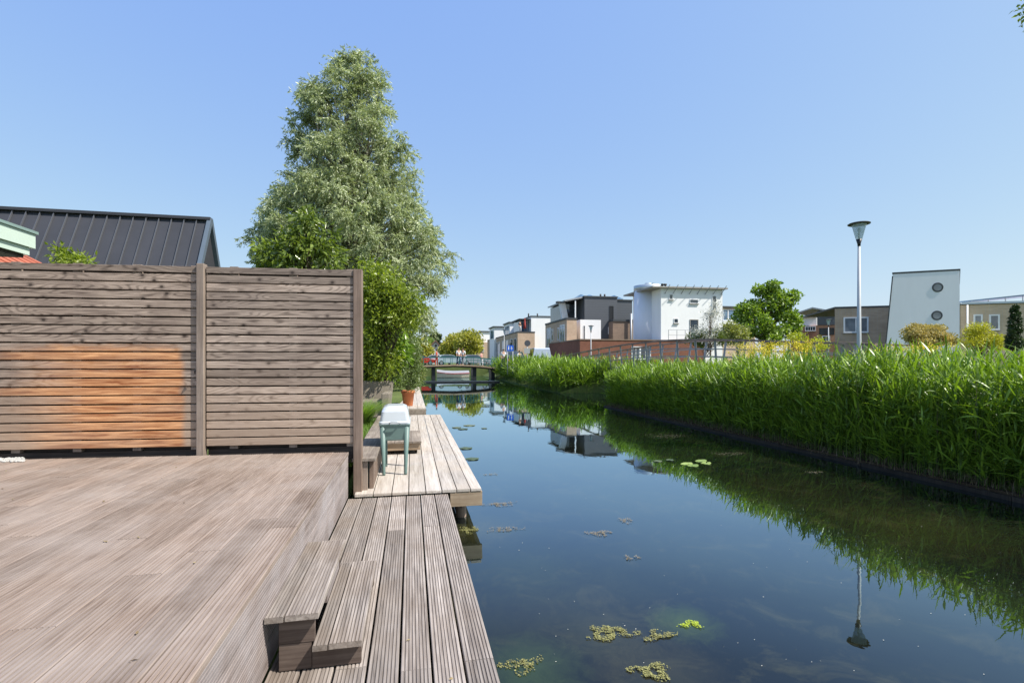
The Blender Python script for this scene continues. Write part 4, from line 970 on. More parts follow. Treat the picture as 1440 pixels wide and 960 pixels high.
def porthole(W,root,px,py,rp):
    t=W.t(px); z=W.z(px,py); r_=abs(W.t(px+rp)-t); m=MB(); N=32
    for k in range(N):
        a0,a1=2*math.pi*k/N,2*math.pi*(k+1)/N
        def q_(a,r,o): return W.P(t+r*math.cos(a),z+r*math.sin(a),o)
        m.poly([q_(a0,r_,.02),q_(a1,r_,.02),q_(a1,r_*.72,.02),q_(a0,r_*.72,.02)]); m.poly([q_(a0,r_,.0),q_(a1,r_,.0),q_(a1,r_,.02),q_(a0,r_,.02)]); m.poly([q_(a0,r_*.72,.004),q_(a1,r_*.72,.004),q_(a1,r_*.72,.02),q_(a0,r_*.72,.02)])
    o=m.build('porthole',m_slate,root)
    p=MB(); p.poly([W.P(t+r_*.72*math.cos(2*math.pi*k/N),z+r_*.72*math.sin(2*math.pi*k/N),.012) for k in range(N)]); p.build('pane',m_curt,o)
porthole(W12,b12,1318.5,404,8); porthole(W12,b12,1317.5,443.5,8)
for px_ in (1308,1316): m=MB(); W12.slab(m,W12.t(px_),W12.t(px_+5),W12.z(px_,383)+.1,W12.z(px_,381)+.25,-2,-1.4); m.build('vent',m_black,b12)
W13=turned(1350,35.2); b13=empty('brick_house',W13.P(0,1),'tan brick house with two upright windows and a tilted solar array at the right edge','house')
m=MB(); W13.prism(m,[(W13.t(1350.5),.8),(W13.t(1600),.8),(W13.t(1600),W13.z(1440,426)),(W13.t(1350.5),W13.z(1350,429))],8,.0); m.build('wall',m_tan2,b13)
m=MB(); W13.slab(m,W13.t(1350.6),W13.t(1600),W13.z(1400,428)+.06,W13.z(1400,428)+.2,-8,.12); m.build('gutter',m_alu,b13)
for (a,c) in ((1371,1379),(1393,1403)): window(W13,b13,wpx(W13,a,444,c,462),pane=m_curt,fw=.1)
m=MB(); m.tube([W13.P(W13.t(1359),.8,.1),W13.P(W13.t(1359),W13.z(1359,429),.1)],.055,10); m.build('downpipe',m_frame,b13)
m=MB(); a=W13.P(W13.t(1352),W13.z(1352,424),-1.2); b_=W13.P(W13.t(1600),W13.z(1600,398),-1.2); m.obox(a,b_-a,Vector((W13.n[0],W13.n[1],0))*-2.2,Vector((0,0,.1))); m.build('solar_panel',m_blue,b13)
m=MB()
for k in range(14):
    t_=W13.t(1356)+k*1.0; zt_=W13.z(1352,424)+(W13.z(1600,398)-W13.z(1352,424))*(t_-W13.t(1352))/(W13.t(1600)-W13.t(1352)); m.bar(W13.P(t_,W13.z(1400,428)+.15,-1.1),W13.P(t_,zt_,-1.1),.05)
m.build('panel_frame',m_steel,b13)

# --- black standing seam roof house on the left
Dr=18.0; ridge=PD(293,309.5,Dr); yr,zr_=ridge.y,ridge.z; xr_=ridge.x
s_=2.05; run=2.35
bl=empty('metal_roof_house',(-14,yr,.62),'house under a steep anthracite standing seam metal roof behind the left fence','house')
m=MB(); zb=zr_-s_*run
m.poly([(-30,yr,zr_),(xr_,yr,zr_),(xr_,yr-run,zb),(-30,yr-run,zb)]); m.poly([(-30,yr+.0,zr_),(xr_,yr,zr_),(xr_,yr+run,zb),(-30,yr+run,zb)])
m.poly([(-30,yr-run,zb),(xr_,yr-run,zb),(xr_,yr+run,zb),(-30,yr+run,zb)])
m.poly([(xr_,yr,zr_-.02),(xr_,yr-run,zb),(xr_,yr+run,zb)])
m.build('roof',m_roof,bl)
m=MB(); x=xr_-.35
while x>-27:
    a=Vector((x,yr-.02,zr_-.02)); b_=Vector((x,yr-run,zb)); m.bar(a+Vector((0,-.03,.015)),b_+Vector((0,-.03,.015)),.022,.06); x-=.40
m.build('roof_seam',plain('seam edge',(.10,.105,.12),.5,.5,.2),bl)
m=MB(); m.bar((-30,yr,zr_+.03),(xr_+.1,yr,zr_+.03),.26,.1); m.build('ridge_cap',m_roof,bl)
m=MB(); m.bar((xr_+.06,yr,zr_+.02),(xr_+.06,yr-run,zb+.02),.14,.16); m.bar((xr_+.06,yr,zr_+.02),(xr_+.06,yr+run*.9,zb+.2),.14,.16); m.build('verge',plain('blue grey verge',(.10,.13,.17),.5,.4),bl)
MB().box(-30,xr_-.3,yr-run+.3,yr+run-.3,.62,zb-.002).build('wall',m_brn,bl)
# --- pale green canopy
cp=empty('garden_canopy',(-5,6.5,.62),'pale green fascia corner of a flat roofed garden canopy at the left edge','canopy')
c1=PD(50,330,6.0); x0=c1.x; y1=c1.y; zt=c1.z; m_pgn=plain('pale green paint',(.50,.60,.52),.5,.4,var=.05); m_pgd=plain('darker green trim',(.20,.28,.26),.5)
MB().box(-9,x0,5.6,y1,zt-.17,zt).build('fascia',m_pgn,cp); MB().box(-9,x0-.03,5.65,y1-.05,zt-.26,zt-.173).build('soffit_board',m_pgn,cp)
MB().box(-9,x0+.02,5.58,y1+.02,zt+.002,zt+.035).build('roof_edge',m_pgd,cp); MB().box(-9,x0-.06,5.7,y1-.1,zt-.30,zt-.262).build('soffit',m_dkw,cp)
for (xx,yy_) in ((-4.75,5.9),(-7.4,6.5)): MB().box(xx-.05,xx+.05,yy_,yy_+.1,.62,zt-.302).build('post',m_pgd,cp)
sh=empty('tiled_roof_shed',(-6.2,8.5,.62),'small shed with red tiled roof under the pale green canopy edge','shed')
p0=PD(34,374,8.2); p1=PD(10,359,9.0)
m=MB(); m.poly([(p0.x,p0.y-1.2,p0.z-.1),(p0.x,p0.y+1.5,p0.z-.1),(p1.x,p0.y+1.5,p1.z+.05),(p1.x,p0.y-1.2,p1.z+.05)]); m.poly([(p1.x,p0.y-1.2,p1.z+.05),(p1.x,p0.y+1.5,p1.z+.05),(p1.x-1.2,p0.y+1.5,p0.z-.1),(p1.x-1.2,p0.y-1.2,p0.z-.1)])
for k in range(10):
    yy_=p0.y-1.1+k*.28; m.tube([(p0.x,yy_,p0.z-.08),(p1.x,yy_,p1.z+.07)],.035,6)
m.build('roof',plain('red clay tiles',(.40,.13,.08),.8,.3,var=.2,sc=12),sh)
MB().box(p1.x-1.1,p0.x-.1,p0.y-1.1,p0.y+1.4,.62,p0.z-.12).build('wall',m_white,sh)

# ------------------------------------------------------------------ trees on the right
def tree_at(name,label,blobs,D,z0,cr,leaves,ll,lw_,mat,bark=m_bark,tr=.12,group=None,cat='tree',**kw):
    bx=blobs[0]; p=PD(kw.pop('bpx',bx[0]),500,D); return plant(name,label,cat,(p.x,p.y,z0),blob(blobs,D,0),cr,leaves,ll,lw_,mat,bark,trunk_r=tr,group=group,**kw)
m_map=leafmat('fresh maple leaves',(.085,.16,.018),(.27,.37,.06),.35)
tree_at('maple_tree','round bright green tree behind the footbridge right of the white house',[(1080,460,40,20,40),(1056,432,18,10,12),(1100,432,18,16,16),(1084,406,7,9,6),(1068,410,3,8,3),(1112,418,7,6,4),(1044,446,8,14,7),(1116,458,9,18,9),(1040,470,6,8,4),(1090,420,12,8,6)],33,.9,.42,80,.22,.15,m_map,tr=.16,droop=.25)
m_whf=leafmat('white blossom',(.50,.50,.42),(.75,.74,.66),.3,.6,(1,1,1))
tree_at('blossom_tree','thin young tree with sparse white blossom in front of the white house',[(1000,455,12,26,30),(988,470,16,12,18),(1008,440,6,18,10)],30,.9,.32,26,.09,.07,m_whf,tr=.04)
tree_at('garden_shrub','green shrub below the white blossom tree behind the footbridge rail',[(985,476,16,8,20),(1020,474,20,8,20)],31,.9,.4,80,.14,.07,leafmat('hedge leaves',(.07,.11,.02),(.19,.24,.07),.3),tr=.05,cat='shrub')
tree_at('garden_shrub','tan green shrub left of the round tree behind the footbridge rail',[(1040,470,14,12,26),(1028,462,8,8,10)],29,.9,.4,70,.14,.07,leafmat('tan leaves',(.13,.15,.04),(.36,.38,.12),.3),tr=.05,cat='shrub')
m_pnk=leafmat('pink cream variegated leaves',(.30,.27,.05),(.62,.52,.24),.35,.5,(1.1,1,.6))
tree_at('variegated_shrub','spreading cream and pink leaved shrub in front of the slanted wall house',[(1300,472,24,12,46),(1285,468,14,10,14),(1325,476,16,8,20),(1312,462,10,5,8)],21,.8,.28,110,.10,.05,m_pnk,tr=.05,cat='shrub',squash=.5)
m_ylw=leafmat('bright yellow foliage',(.33,.34,.02),(.62,.60,.06),.35,.5,(1,1,.5))
tree_at('golden_shrub','bright yellow shrub in front of the right brick house',[(1378,470,16,14,26),(1402,482,10,10,14),(1370,480,14,10,12)],20,.8,.25,80,.09,.045,m_ylw,tr=.04,cat='shrub')
tree_at('golden_shrub','small yellow green shrub between the round tree and the tall lamp',[(1145,486,18,10,22),(1120,476,10,8,10)],19,.8,.22,45,.09,.045,leafmat('yellow green foliage',(.20,.26,.02),(.45,.46,.05),.35),tr=.04,cat='shrub')
m_con=leafmat('dark conifer',(.018,.04,.012),(.05,.085,.025),.1)
def conifer(px,py0,py1,D,w,label,z0,name='conifer',n=60,cat='tree',group=None):
    out=[]; 
    for i in range(n):
        f_=rng.random()**1.4; py=py1+(py0-py1)*(f_); hw_=w*(1-f_)**.75*rng.random()**.4+1; a=rng.uniform(0,6.28)
        p=PD(px+hw_*math.cos(a),py,D+hw_*math.sin(a)/FPX*D); out.append(tuple(p))
    p=PD(px,500,D); return plant(name,label,cat,(p.x,p.y,z0),out,D*w/FPX*.28,110,.05*D/12,.02*D/12,m_con,m_bark,trunk_r=.08,group=group,outward=.9)
conifer(1427,430,488,17,11,'narrow dark green cypress at the right edge',.8,'cypress_tree',80)
b0=PD(1640,520,8.5)
plant('overhanging_tree','tree outside the right edge with only a few leaf tips showing in the top corner','tree',(b0.x,b0.y,.75),blob([(1449,22,5,12,3),(1500,-20,20,30,10),(1580,0,50,50,24)],8.5,0),.22,40,.09,.04,m_yel,m_bark,trunk_r=.08)
# far trees beyond the bridge
m_ygw=leafmat('spring yellow green crowns',(.20,.22,.03),(.48,.44,.09),.3)
for i,(px,py,rx,ry,D,lab) in enumerate(((632,491,9,6,92,'smallest leftmost of the rounded yellow green trees beyond the bridge'),(643,485,14,11,86,'middle of the three rounded yellow green trees beyond the bridge'),(660,482,15,15,80,'largest rounded yellow green tree next to the brick row beyond the bridge'))):
    tree_at('pollard_tree',lab,[(px,py,rx,ry,46)],D,1.2,1.1,80,.42,.26,m_ygw,tr=.2,group='rounded yellow green trees beyond the bridge')
m_fg=leafmat('far green crowns',(.04,.075,.02),(.12,.17,.05),.25)
for i,(px,py,rx,ry,D,lab) in enumerate(((588,492,14,12,84,'mid green tree at the left behind the parked red car'),(602,488,10,10,110,'pale green tree left of the small gabled house'),(655,474,10,5,125,'dark tree tips rising over the rounded yellow green trees'))):
    tree_at('far_tree',lab,[(px,py,rx,ry,44)],D,1.2,1.2,70,.5,.3,[m_ygw,m_map,m_fg][i],tr=.2)
for (px,pt,w_,lab) in ((612,469,5,'left tall dark conifer behind the gabled house'),(617,468,4,'right tall dark conifer behind the gabled house'),(600,472,5,'leftmost low dark conifer on the skyline'),(606,473,4,'low dark conifer just left of the tall pair')):
    conifer(px,pt,500,130,w_*1.5,lab,1.2,'far_conifer',34,group=None)
# gabled house far
Wg=FY(105); bg_=empty('gabled_house',(Wg.t(610),105,1.2),'small gabled grey house beyond the bridge between the trees','house')
m=MB(); Wg.prism(m,[(Wg.t(604),1.2),(Wg.t(619),1.2),(Wg.t(619),Wg.z(619,488)),(Wg.t(612.5),Wg.z(612,480)),(Wg.t(604),Wg.z(604,489))],8); m.build('wall',plaster('blue grey gable boards',(.48,.5,.52)),bg_)
m=MB(); z_=Wg.z(612,480); 
for (a,b_) in (((Wg.t(602.5),Wg.z(603,490.5)),(Wg.t(612.5),z_)),((Wg.t(612.5),z_),(Wg.t(620),Wg.z(619,489)))):
    Wg.prism(m,[(a[0],a[1]+.05),(b_[0],b_[1]+.05),(b_[0],b_[1]+.35),(a[0],a[1]+.35)],9,.4)
m.build('roof',plain('brown roof tiles',(.16,.09,.07),.8),bg_)
window(Wg,bg_,wpx(Wg,611,484,614.5,488),fw=.12,sill=False)
Wg=FY(100); b_g=empty('low_house',(Wg.t(599),100,1.2),'low grey roofed outbuilding left of the gabled house','house')
m=MB(); Wg.prism(m,[(Wg.t(595),1.2),(Wg.t(604),1.2),(Wg.t(604),Wg.z(600,494)),(Wg.t(595),Wg.z(600,494))],5); m.build('wall',m_brn,b_g)
m=MB(); Wg.prism(m,[(Wg.t(594.5),Wg.z(600,494)+.01),(Wg.t(604.5),Wg.z(600,494)+.01),(Wg.t(603),Wg.z(600,490)),(Wg.t(596),Wg.z(600,490))],6,.2); m.build('roof',m_conc,b_g)

# ------------------------------------------------------------------ far bridge
Wb=FY(49.0); Wb2=FY(51.2)
br=empty('canal_bridge',(Wb.t(650),50,1.2),'flat arched bridge with teal railings across the canal','bridge')
def dz(px): return np.interp(px,[588,640,672,706],[515.0,513.2,514.6,518.2])
pxs=list(range(586,708,5)); m=MB()
P0=[(Wb.t(p),Wb.z(p,dz(p))) for p in pxs]
for (a,za),(b_,zb_) in zip(P0[:-1],P0[1:]): m.grid8([(a,49,za-.2),(b_,49,zb_-.2),(b_,51.2,zb_-.2),(a,51.2,za-.2),(a,49,za),(b_,49,zb_),(b_,51.2,zb_),(a,51.2,za)])
m.build('bridge_deck',m_dkw,br)
m=MB(); 
for (a,za),(b_,zb_) in zip(P0[:-1],P0[1:]): m.grid8([(a,48.93,za-.06),(b_,48.93,zb_-.06),(b_,48.99,zb_-.06),(a,48.99,za-.06),(a,48.93,za+.06),(b_,48.93,zb_+.06),(b_,48.99,zb_+.06),(a,48.99,za+.06)])
m.build('deck_edge',m_palex,br)
for yy_ in (49.05,51.15):
    m=MB()
    for (a,za),(b_,zb_) in zip(P0[:-1],P0[1:]):
        for hh_ in (.3,.58,.85): m.bar((a,yy_,za+hh_),(b_,yy_,zb_+hh_),.025 if hh_<.8 else .06)
    for (a,za) in P0[::2]: m.bar((a,yy_,za),(a,yy_,za+.85),.045)
    m.build('railing',m_green,br)
for px_ in (610,668,694):
    x=Wb.t(px_); m=MB(); m.box(x-.18,x+.18,49.3,50.9,-1,Wb.z(px_,dz(px_))-.21); m.build('pier',m_black,br)
fbm=MB(); Wf=FY(42); fbm.box(Wf.t(594),Wf.t(703),42,43.4,-.1,.10); fo=fbm.build('floating_boom',plain('black wet plastic',(.012,.012,.014),.3,.5)); tag(fo,'low black floating boom across the canal before the bridge','floating boom')
# small boat behind the bridge
def boat():
    p=PD(637,532,56); root=empty('moored_boat',(p.x,p.y,0),'small covered boat with pale hull and red line moored beyond the bridge','boat')
    L=3.6; st_=[(-L/2,.25,.62),(-L/4,.62,.5),(0,.75,.46),(L/4,.7,.48),(L/2,.55,.5)]; m=MB(); rings=[]
    for (x,w_,h) in st_: rings.append([(p.x+x,p.y-w_,h),(p.x+x,p.y-w_*.8,.05),(p.x+x,p.y,-.15),(p.x+x,p.y+w_*.8,.05),(p.x+x,p.y+w_,h)])
    for a,b_ in zip(rings[:-1],rings[1:]):
        for k in range(4): m.poly([a[k],a[k+1],b_[k+1],b_[k]],sm=True)
    m.poly(rings[0]); m.poly(rings[-1]); m.build('hull',plain('cream hull',(.55,.50,.38),.4),root)
    m=MB(); 
    for a,b_ in zip(rings[:-1],rings[1:]):
        for k in (0,4): m.bar(a[k],b_[k],.07)
    m.build('gunwale',plain('red trim',(.45,.05,.07),.5),root)
    m=MB()
    for a,b_ in zip(rings[:-1],rings[1:]): m.poly([a[0],b_[0],(b_[2][0],b_[2][1],b_[0][2]+.3),(a[2][0],a[2][1],a[0][2]+.3)]); m.poly([a[4],b_[4],(b_[2][0],b_[2][1],b_[0][2]+.3),(a[2][0],a[2][1],a[0][2]+.3)])
    m.build('cover',plain('grey tarpaulin',(.25,.26,.28),.7),root)
boat()

# ------------------------------------------------------------------ cars
m_tyre=plain('tyre rubber',(.02,.02,.02),.9,.2); m_rim=plain('alloy rim',(.45,.46,.48),.35,.5,.7)
def car(x,y,z,label,color,group,yaw=0,van=False):
    root=empty('parked_van' if van else 'parked_car',(x,y,z),label,'van' if van else 'car',group); root.rotation_euler=(0,0,yaw)
    L,Wd=(4.6,1.9) if van else (4.1,1.72)
    if van: lowp=[(-2.3,.35),(-2.3,1.0),(-2.28,1.02),(1.5,1.02),(2.2,.95),(2.3,.7),(2.3,.35)]; cab=[(-2.28,1.02),(-2.25,1.85),(-2.1,1.95),(.9,1.95),(1.1,1.9),(1.75,1.02)]
    else: lowp=[(-2.05,.32),(-2.08,.75),(-1.9,.92),(1.1,.93),(1.9,.78),(2.05,.6),(2.05,.32)]; cab=[(-1.85,.92),(-1.35,1.4),(-.9,1.46),(.1,1.46),(.4,1.4),(1.15,.93)]
    def ext(prof,w0,w1):
        m=MB(); zmin=min(p[1] for p in prof); zmax=max(p[1] for p in prof); a=[];b_=[]
        for (px_,pz) in prof:
            f_=(pz-zmin)/(zmax-zmin); w_=w0+(w1-w0)*f_; a.append((px_,-w_/2,pz)); b_.append((px_,w_/2,pz))
        m.poly(a); m.poly(b_[::-1])
        for i in range(len(a)): m.poly([a[i],a[(i+1)%len(a)],b_[(i+1)%len(a)],b_[i]])
        return m
    def fb_(m,name,mat,par=root,bev=0):
        o=m.build(name,mat,None,None,bev); o.parent=par; return o
    body=fb_(ext(lowp,Wd*.97,Wd),'body',color,bev=.05); fb_(ext(cab,Wd*.95,Wd*.76),'cabin',color,bev=.04)
    g_=MB(); sc=.84; zc=(cab[0][1]+cab[2][1])/2
    for sg in (-1,1):
        pts=[(px_*.9+.02,sg*(Wd*.475-(Wd*.095)*((pz*.86+zc*.14-cab[0][1])/(cab[2][1]-cab[0][1]))+.006),pz*.86+zc*.14) for px_,pz in cab]; g_.poly(pts)
    fb_(g_,'side_window',m_glass)
    for (p_,q_,nm) in ((cab[-1],cab[-2],'windscreen'),(cab[0],cab[1],'rear_window')):
        if van and nm=='rear_window': continue
        s_=1 if nm=='windscreen' else -1; g_=MB(); a=Vector((p_[0],0,p_[1])); b_=Vector((q_[0],0,q_[1])); a2=a.lerp(b_,.1)+Vector((s_*.012,0,.01)); b2=a.lerp(b_,.9)+Vector((s_*.012,0,.01))
        g_.poly([(a2.x,-Wd*.42,a2.z),(a2.x,Wd*.42,a2.z),(b2.x,Wd*.37,b2.z),(b2.x,-Wd*.37,b2.z)]); fb_(g_,nm,m_glass)
    for xx in (-L*.31,L*.31):
        for sg in (-1,1):
            w_=MB(); w_.tube([(xx,sg*(Wd/2-.2),.31),(xx,sg*(Wd/2+.01),.31)],.31,18); wo=fb_(w_,'wheel',m_tyre)
            w_=MB(); w_.tube([(xx,sg*(Wd/2+.011),.31),(xx,sg*(Wd/2+.02),.31)],.19,14); fb_(w_,'rim',m_rim,wo)
    for sg in (-1,1):
        fb_(MB().box(L/2-.06,L/2+.01 if not van else L/2+.01,sg*.6-.15,sg*.6+.15,.6,.72),'headlight',m_frame); fb_(MB().box(-L/2-.04,-L/2+.05,sg*.62-.12,sg*.62+.12,.62,.8),'tail_light',m_terra)
    return root
def paint(n,c): return plain(n,c,.25,.6,var=.02)
for (px,D,lab,cc,yw_,van) in ((592,70,'red car parked at the left end beyond the bridge',(.45,.035,.02),0,False),(609,72,'white car parked beyond the bridge next to the red one',(.6,.62,.64),math.pi,False),(633,70,'pale grey blue car parked in the middle beyond the bridge',(.40,.50,.54),0,False),(668,71,'grey car parked beyond the bridge rail near the brick row',(.3,.33,.36),0,False)):
    p=PD(px,510,D); car(p.x,p.y,1.31,lab,paint('car paint '+lab[:4],cc),'cars parked beyond the bridge',yw_)
p=PD(757,505,50); car(p.x,p.y,1.15,'pale silver blue van parked in front of the plain white house',paint('silver blue paint',(.45,.52,.62)),None,R(85),True)
p=PD(724,503,47); car(p.x,p.y,1.22,'black car parked between the blue sign and the round sign',paint('black paint',(.01,.01,.012)),None,R(80))

# ------------------------------------------------------------------ road signs
p=PD(741.5,504,40); rs=empty('road_sign',(p.x,p.y,.9),'grey back of a round road sign with a plate below on a steel pole','road sign')
MB().tube([(p.x,p.y,.7),(p.x,p.y,PD(741,479,40).z)],.04,8).build('pole',m_steel,rs)
zz=PD(741,482.5,40).z; MB().tube([(p.x,p.y-.06,zz),(p.x,p.y-.045,zz)],.25,28).build('round_plate',plain('dark grey sign back',(.06,.065,.08),.5),rs)
zz=PD(741,493,40).z; MB().box(p.x-.27,p.x+.2,p.y-.065,p.y-.045,zz-.22,zz+.2).build('plate',plain('grey sign back',(.33,.35,.37),.5),rs)
p=PD(717,504,42); rs=empty('road_sign',(p.x,p.y,.9),'blue rectangular sign with white symbols on two steel poles','road sign')
for dx in (-.2,.25): MB().tube([(p.x+dx,p.y,.7),(p.x+dx,p.y,PD(717,487,42).z)],.035,8).build('pole',m_pole,rs)
zz=PD(717,490,42).z; sp=MB().box(p.x-.26,p.x+.30,p.y-.07,p.y-.045,zz-.2,zz+.28).build('plate',plain('traffic blue',(.01,.10,.55),.4),rs)
m=MB(); m.box(p.x-.16,p.x-.08,p.y-.078,p.y-.072,zz-.1,zz+.12); m.tube([(p.x-.12,p.y-.078,zz+.17),(p.x-.12,p.y-.072,zz+.17)],.04,10); m.box(p.x+.06,p.x+.2,p.y-.078,p.y-.072,zz-.02,zz+.05); m.box(p.x+.1,p.x+.15,p.y-.078,p.y-.072,zz-.1,zz+.18); m.build('symbol',m_frame,sp)

# ------------------------------------------------------------------ people
m_skin=plain('skin',(.50,.29,.20),.6,.3,var=.04); m_hair=plain('dark hair',(.04,.025,.018),.7,.3)
def skin_obj(name,verts,edges,radii,mat,parent,root_i=0,sub=1):
    me=bpy.data.meshes.new(name); me.from_pydata(verts,edges,[]); o=bpy.data.objects.new(name,me); COL.objects.link(o); me.materials.append(mat); o.parent=parent
    md=o.modifiers.new('skin','SKIN'); md.use_smooth_shade=True
    sv=me.skin_vertices[0].data
    for i,r_ in enumerate(radii): sv[i].radius=(r_[0],r_[1]) if hasattr(r_,'__len__') else (r_,r_); sv[i].use_root=(i==root_i)
    if sub: s2=o.modifiers.new('sub','SUBSURF'); s2.levels=sub; s2.render_levels=sub
    return o
def person(x,y,z,label,top,bottom,yaw=0,h=1.72,arm=.0,step=.12,hat=None):
    root=empty('person',(x,y,z),label,'person'); root.rotation_euler=(0,0,yaw); k=h/1.75; root.scale=(k,k,k)
    v=[(0,0,.95),(0,0,1.15),(0,.01,1.38),(0,.01,1.50),(0,-.01,1.60),(0,-.01,1.70),
       (.19,.01,1.42),(.25,.02,1.15),(.24,-.10-arm,.93+arm),(.235,-.14-arm,.84+arm),
       (-.19,.01,1.42),(-.25,.02,1.15),(-.24,-.10-arm,.93+arm),(-.235,-.14-arm,.84+arm),
       (.10,0,.90),(.11,-step,.50),(.11,-step*.8,.09),(.12,-step*.8-.16,.04),
       (-.10,0,.90),(-.11,step,.50),(-.11,step*1.2,.09),(-.12,step*1.2-.16,.04)]
    e=[(0,1),(1,2),(2,3),(3,4),(4,5),(2,6),(6,7),(7,8),(8,9),(2,10),(10,11),(11,12),(12,13),(0,14),(14,15),(15,16),(16,17),(0,18),(18,19),(19,20),(20,21)]
    r_=[(.15,.11),(.13,.10),(.15,.10),.055,(.075,.09),(.07,.085),.055,.042,.034,.035,.055,.042,.034,.035,.085,.06,.042,.035,.085,.06,.042,.035]
    skin_obj('body',v,e,r_,m_skin,root)
    vt=[v[i] for i in (0,1,2,6,7,10,11)]; skin_obj('shirt',vt,[(0,1),(1,2),(2,3),(3,4),(2,5),(5,6)],[(.165,.125),(.15,.12),(.165,.12),.075,.062,.075,.062],top,root)
    vb=[(0,0,1.0)]+[v[i] for i in (14,15,16,18,19,20)]; skin_obj('trousers',vb,[(0,1),(1,2),(2,3),(0,4),(4,5),(5,6)],[(.165,.125),.10,.075,.06,.10,.075,.06],bottom,root)
    hm=MB().lathe((0,.012,1.66),[(.085,-.04),(.098,.02),(.085,.07),(.05,.1),(.001,.11)],14); ho=hm.build('hair',hat or m_hair,None); ho.parent=root
    return root
C_=lambda n,c: plain(n,c,.85,.2)
c_or=C_('orange red cloth',(.62,.10,.06)); c_wh=C_('white cloth',(.75,.75,.75)); c_bl=C_('navy cloth',(.03,.05,.13)); c_gr=C_('grey cloth',(.3,.31,.33)); c_pk=C_('pink cloth',(.7,.35,.35)); c_bk=C_('black cloth',(.02,.02,.022))
def onbridge(px,yy_): W_=FY(yy_); return W_.t(px), yy_, float(np.interp(W_.t(px),[q_[0] for q_ in P0],[q_[1] for q_ in P0]))
a=onbridge(614,50.2); person(*a,'person in orange red clothes walking at the left part of the bridge',c_or,c_or,R(90),1.62)
a=onbridge(645,50.0); person(*a,'person in white shirt and dark trousers standing mid bridge left of a couple pair',c_wh,c_bl,R(20),1.75)
a=onbridge(651,50.4); person(*a,'person all in pale clothes standing mid bridge next to the dark trousers walker',c_wh,c_gr,R(-30),1.75)
p=PD(677,507,58); person(p.x,p.y,1.25,'person in pink top beyond the right end of the bridge',c_pk,c_wh,R(60))
p=PD(708,504,46); person(p.x,p.y,1.2,'person in white top near the far lamp post',c_wh,c_gr,R(0))
p=PD(730.5,506,44); person(p.x,p.y,1.15,'person in white shirt beside the black car',c_wh,c_bk,R(30),1.6)
person(W3.t(729.5),80.6,6.74,'person in black standing on the roof terrace above the tan brick row',c_bk,c_wh,R(20),1.8)

# ------------------------------------------------------------------ things in the water
m_pad=leafmat('lily pad',(.16,.24,.04),(.34,.42,.10),.1,.35)
m_padd=leafmat('dark lily pad',(.06,.09,.03),(.13,.15,.06),.1,.35)
PG='lily pads floating on the canal'
def pad(px,py,r_,mat,label,tilt=0.0):
    p=PZ(px,py,.006); m=MB(); a0=rng.uniform(0,6.28); pts=[]
    for k in range(21):
        a=a0+.18+(6.283-.36)*k/20; rr=r_*(1+.05*math.sin(3*a)+.03*math.sin(7*a)); pts.append((p.x+rr*math.cos(a),p.y+rr*math.sin(a),.008+.012*tilt*math.cos(a)+.004*math.sin(5*a)))
    top=[(p.x,p.y,.006)]+pts; m.poly(top,rng.random())
    o=m.build('lily_pad',mat,None,(p.x,p.y,.006)); so_=o.modifiers.new('thick','SOLIDIFY'); so_.thickness=.003
    tag(o,label,'lily pad',PG)
for (px,py,r_,lab) in ((966,652,.10,'leftmost light green lily pad of the cluster near the reeds'),(975,654.5,.09,'front light green lily pad of the cluster near the reeds'),(986,648,.10,'back light green lily pad of the cluster near the reeds'),(993,651,.085,'rightmost light green lily pad of the cluster near the reeds')): pad(px,py,r_,m_pad,lab,.8)
for (px,py,r_,lab) in ((925,648,.08,'small dull lily pad left of the light green cluster'),(942,646.5,.07,'thin dull lily pad between the lone one and the light green cluster'),(660,598,.16,'dark pad lying farthest out on the open water by the jetty'),(651,603,.13,'dark pad just before the farthest one by the jetty'),(642,601,.12,'leftmost dark pad on the open water by the jetty'),(681,602,.08,'small dark pad alone right of the others by the jetty'),(655,630,.13,'dark olive pad beside the corner of the pale jetty'),(664,645,.12,'dark olive pad nearest the corner of the pale jetty')): pad(px,py,r_,m_padd if px<900 else m_padd,lab)
m_alg=leafmat('algae scum',(.10,.095,.03),(.34,.33,.12),.1,.6,(1,1,.5)); m_alb=leafmat('brown floating scum',(.15,.12,.07),(.34,.29,.20),.1,.7,(1,1,1))
def scum(px,py,rx,ry,n,mat,label,sz=.0085):
    n=int(n*4)
    p=PZ(px,py,0); D=CH*FPX/(py-HZ); m=MB()
    # uneven mat with a rough edge plus loose bits
    nn=40; pts=[]
    ax=rx/FPX*D; ay=ax*ry
    N=n; a=rng.uniform(0,6.28,N); q_=rng.random(N)**.5*(1+.35*np.sin(a*3+px)+.25*np.sin(a*5+py)); 
    P=np.stack([p.x+q_*ax*np.cos(a),p.y+q_*ay*np.sin(a),rng.uniform(.002,.012,N)],1); keep=(np.sin(P[:,0]*70+px)+np.sin(P[:,1]*55+py)+rng.normal(0,.6,N))>-.3; P=P[keep]; N=len(P)
    d=fib(N); d[:,2]*=.12; d/=np.linalg.norm(d,axis=1)[:,None]
    up_=np.zeros((N,3)); side=np.stack([-d[:,1],d[:,0],np.zeros(N)],1); L=sz*rng.uniform(.4,1.6,N)[:,None]; W=sz*rng.uniform(.3,.9,N)[:,None]
    V=np.stack([P,P+d*L*.5+side*W,P+d*L,P+d*L*.5-side*W],1).reshape(-1,3); V[:,2]=np.maximum(V[:,2],.002); F=np.arange(N)[:,None]*4+np.array([[0,1,2,3]])
    o=npmesh('algae_patch',V,F,rng.random(N),mat,None,(p.x,p.y,0)); tag(o,label,'algae','floating algae patches')
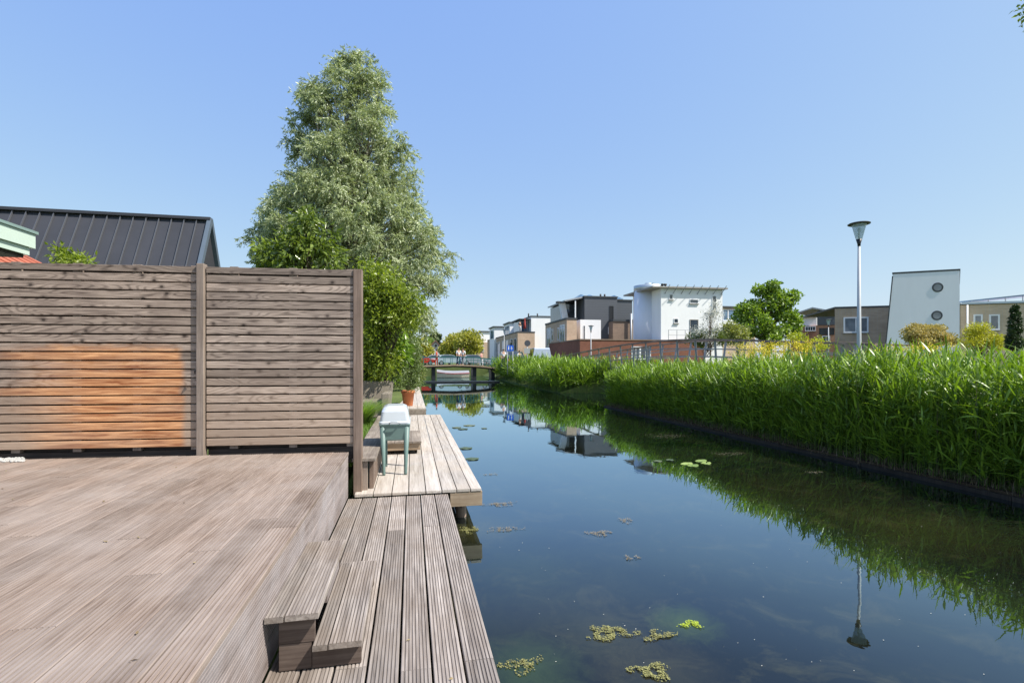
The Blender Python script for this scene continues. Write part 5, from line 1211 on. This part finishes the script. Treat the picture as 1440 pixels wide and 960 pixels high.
for a in ((857,890,30,.55,420,m_alg,'largest yellow brown algae patch left of centre in the near water'),
    (926,893,22,.45,190,m_alg,'algae patch with pale specks right of the largest one'),
    (917,944,26,.6,330,m_alg,'algae patch at the bottom edge of the view'),
    (972,879,14,.6,120,leafmat('green algae',(.25,.32,.02),(.5,.6,.05),.1,.5),'small vivid green algae patch right of the others'),
    (842,750,17,.5,130,m_alb,'pale brown scum patch highest in the near open water'),
    (880,732,9,1.2,70,m_alb,'slim upright scum patch in the open water'),
    (888,784,12,.5,50,m_alb,'thin scum streak below the slim upright patch'),
    (703,709,20,.5,180,m_alb,'scum patch just off the cut beam end of the pale jetty'),
    (712,744,24,.35,120,m_alb,'thin stretched scum patch beside the lower walkway'),
    (690,667,12,.5,60,m_alb,'small scum patch beside the pale jetty edge'),
    (660,745,13,.9,260,m_alg,'mossy scum patch under the overhanging jetty corner'),
    (938,613,30,.6,150,m_alb,'long flat brown scum patch in the dark reed reflection'),
    (1025,638,22,.5,90,m_alb,'faint scum patch right of the lily pad cluster'),
    (735,935,26,.7,120,m_alg,'sparse specks of algae beside the lower walkway at the bottom edge'),
    (1145,664,12,.4,40,m_alb,'tiny brown scum patch near the reed bed foot')): scum(*a)
N=110; P=[]
for i in range(N):
    px=rng.uniform(690,1430); py=rng.uniform(560,950) ; q_=PZ(px,py,.003)
    if q_.x<7.2 and q_.x>.8: P.append(q_)
m=MB()
for q_ in P:
    s=random.uniform(.002,.006)*(.6+q_.y*.08); a=random.random()*6.28
    m.poly([(q_.x+s*math.cos(a+t_),q_.y+s*.7*math.sin(a+t_),.004) for t_ in (0,1.3,2.9,4.4)],random.random())
fo=m.build('floating_specks',plain('pale pollen and petals',(.6,.58,.5),.8)); tag(fo,'tiny pale specks of fluff drifting on the water','floating specks',kind='stuff')

n=46; P=np.stack([rng.uniform(-3.5,.3,n),rng.uniform(1.2,5.1,n),np.zeros(n)],1); P[:,2]=np.where(P[:,0]<XE-.02,ZU+.004,ZL+.004); P=P[(P[:,0]<XE-.03)|((P[:,0]>-.2))]
n=len(P); d=fib(n); d[:,2]=.05; d/=np.linalg.norm(d,axis=1)[:,None]; V,F=leaves_np(P,d,rng.uniform(.012,.035,n),rng.uniform(.006,.014,n),.1); V[:,2]=np.maximum(V[:,2],np.repeat(P[:,2],4)); r=rng.random(n)
fl=npmesh('fallen_leaves',V,F,np.concatenate([r,r]),leafmat('dry fallen leaves',(.10,.06,.03),(.42,.33,.16),.1,.7,(1,1,1))); tag(fl,'few tiny dry leaves and crumbs scattered on the decking',kind='stuff')
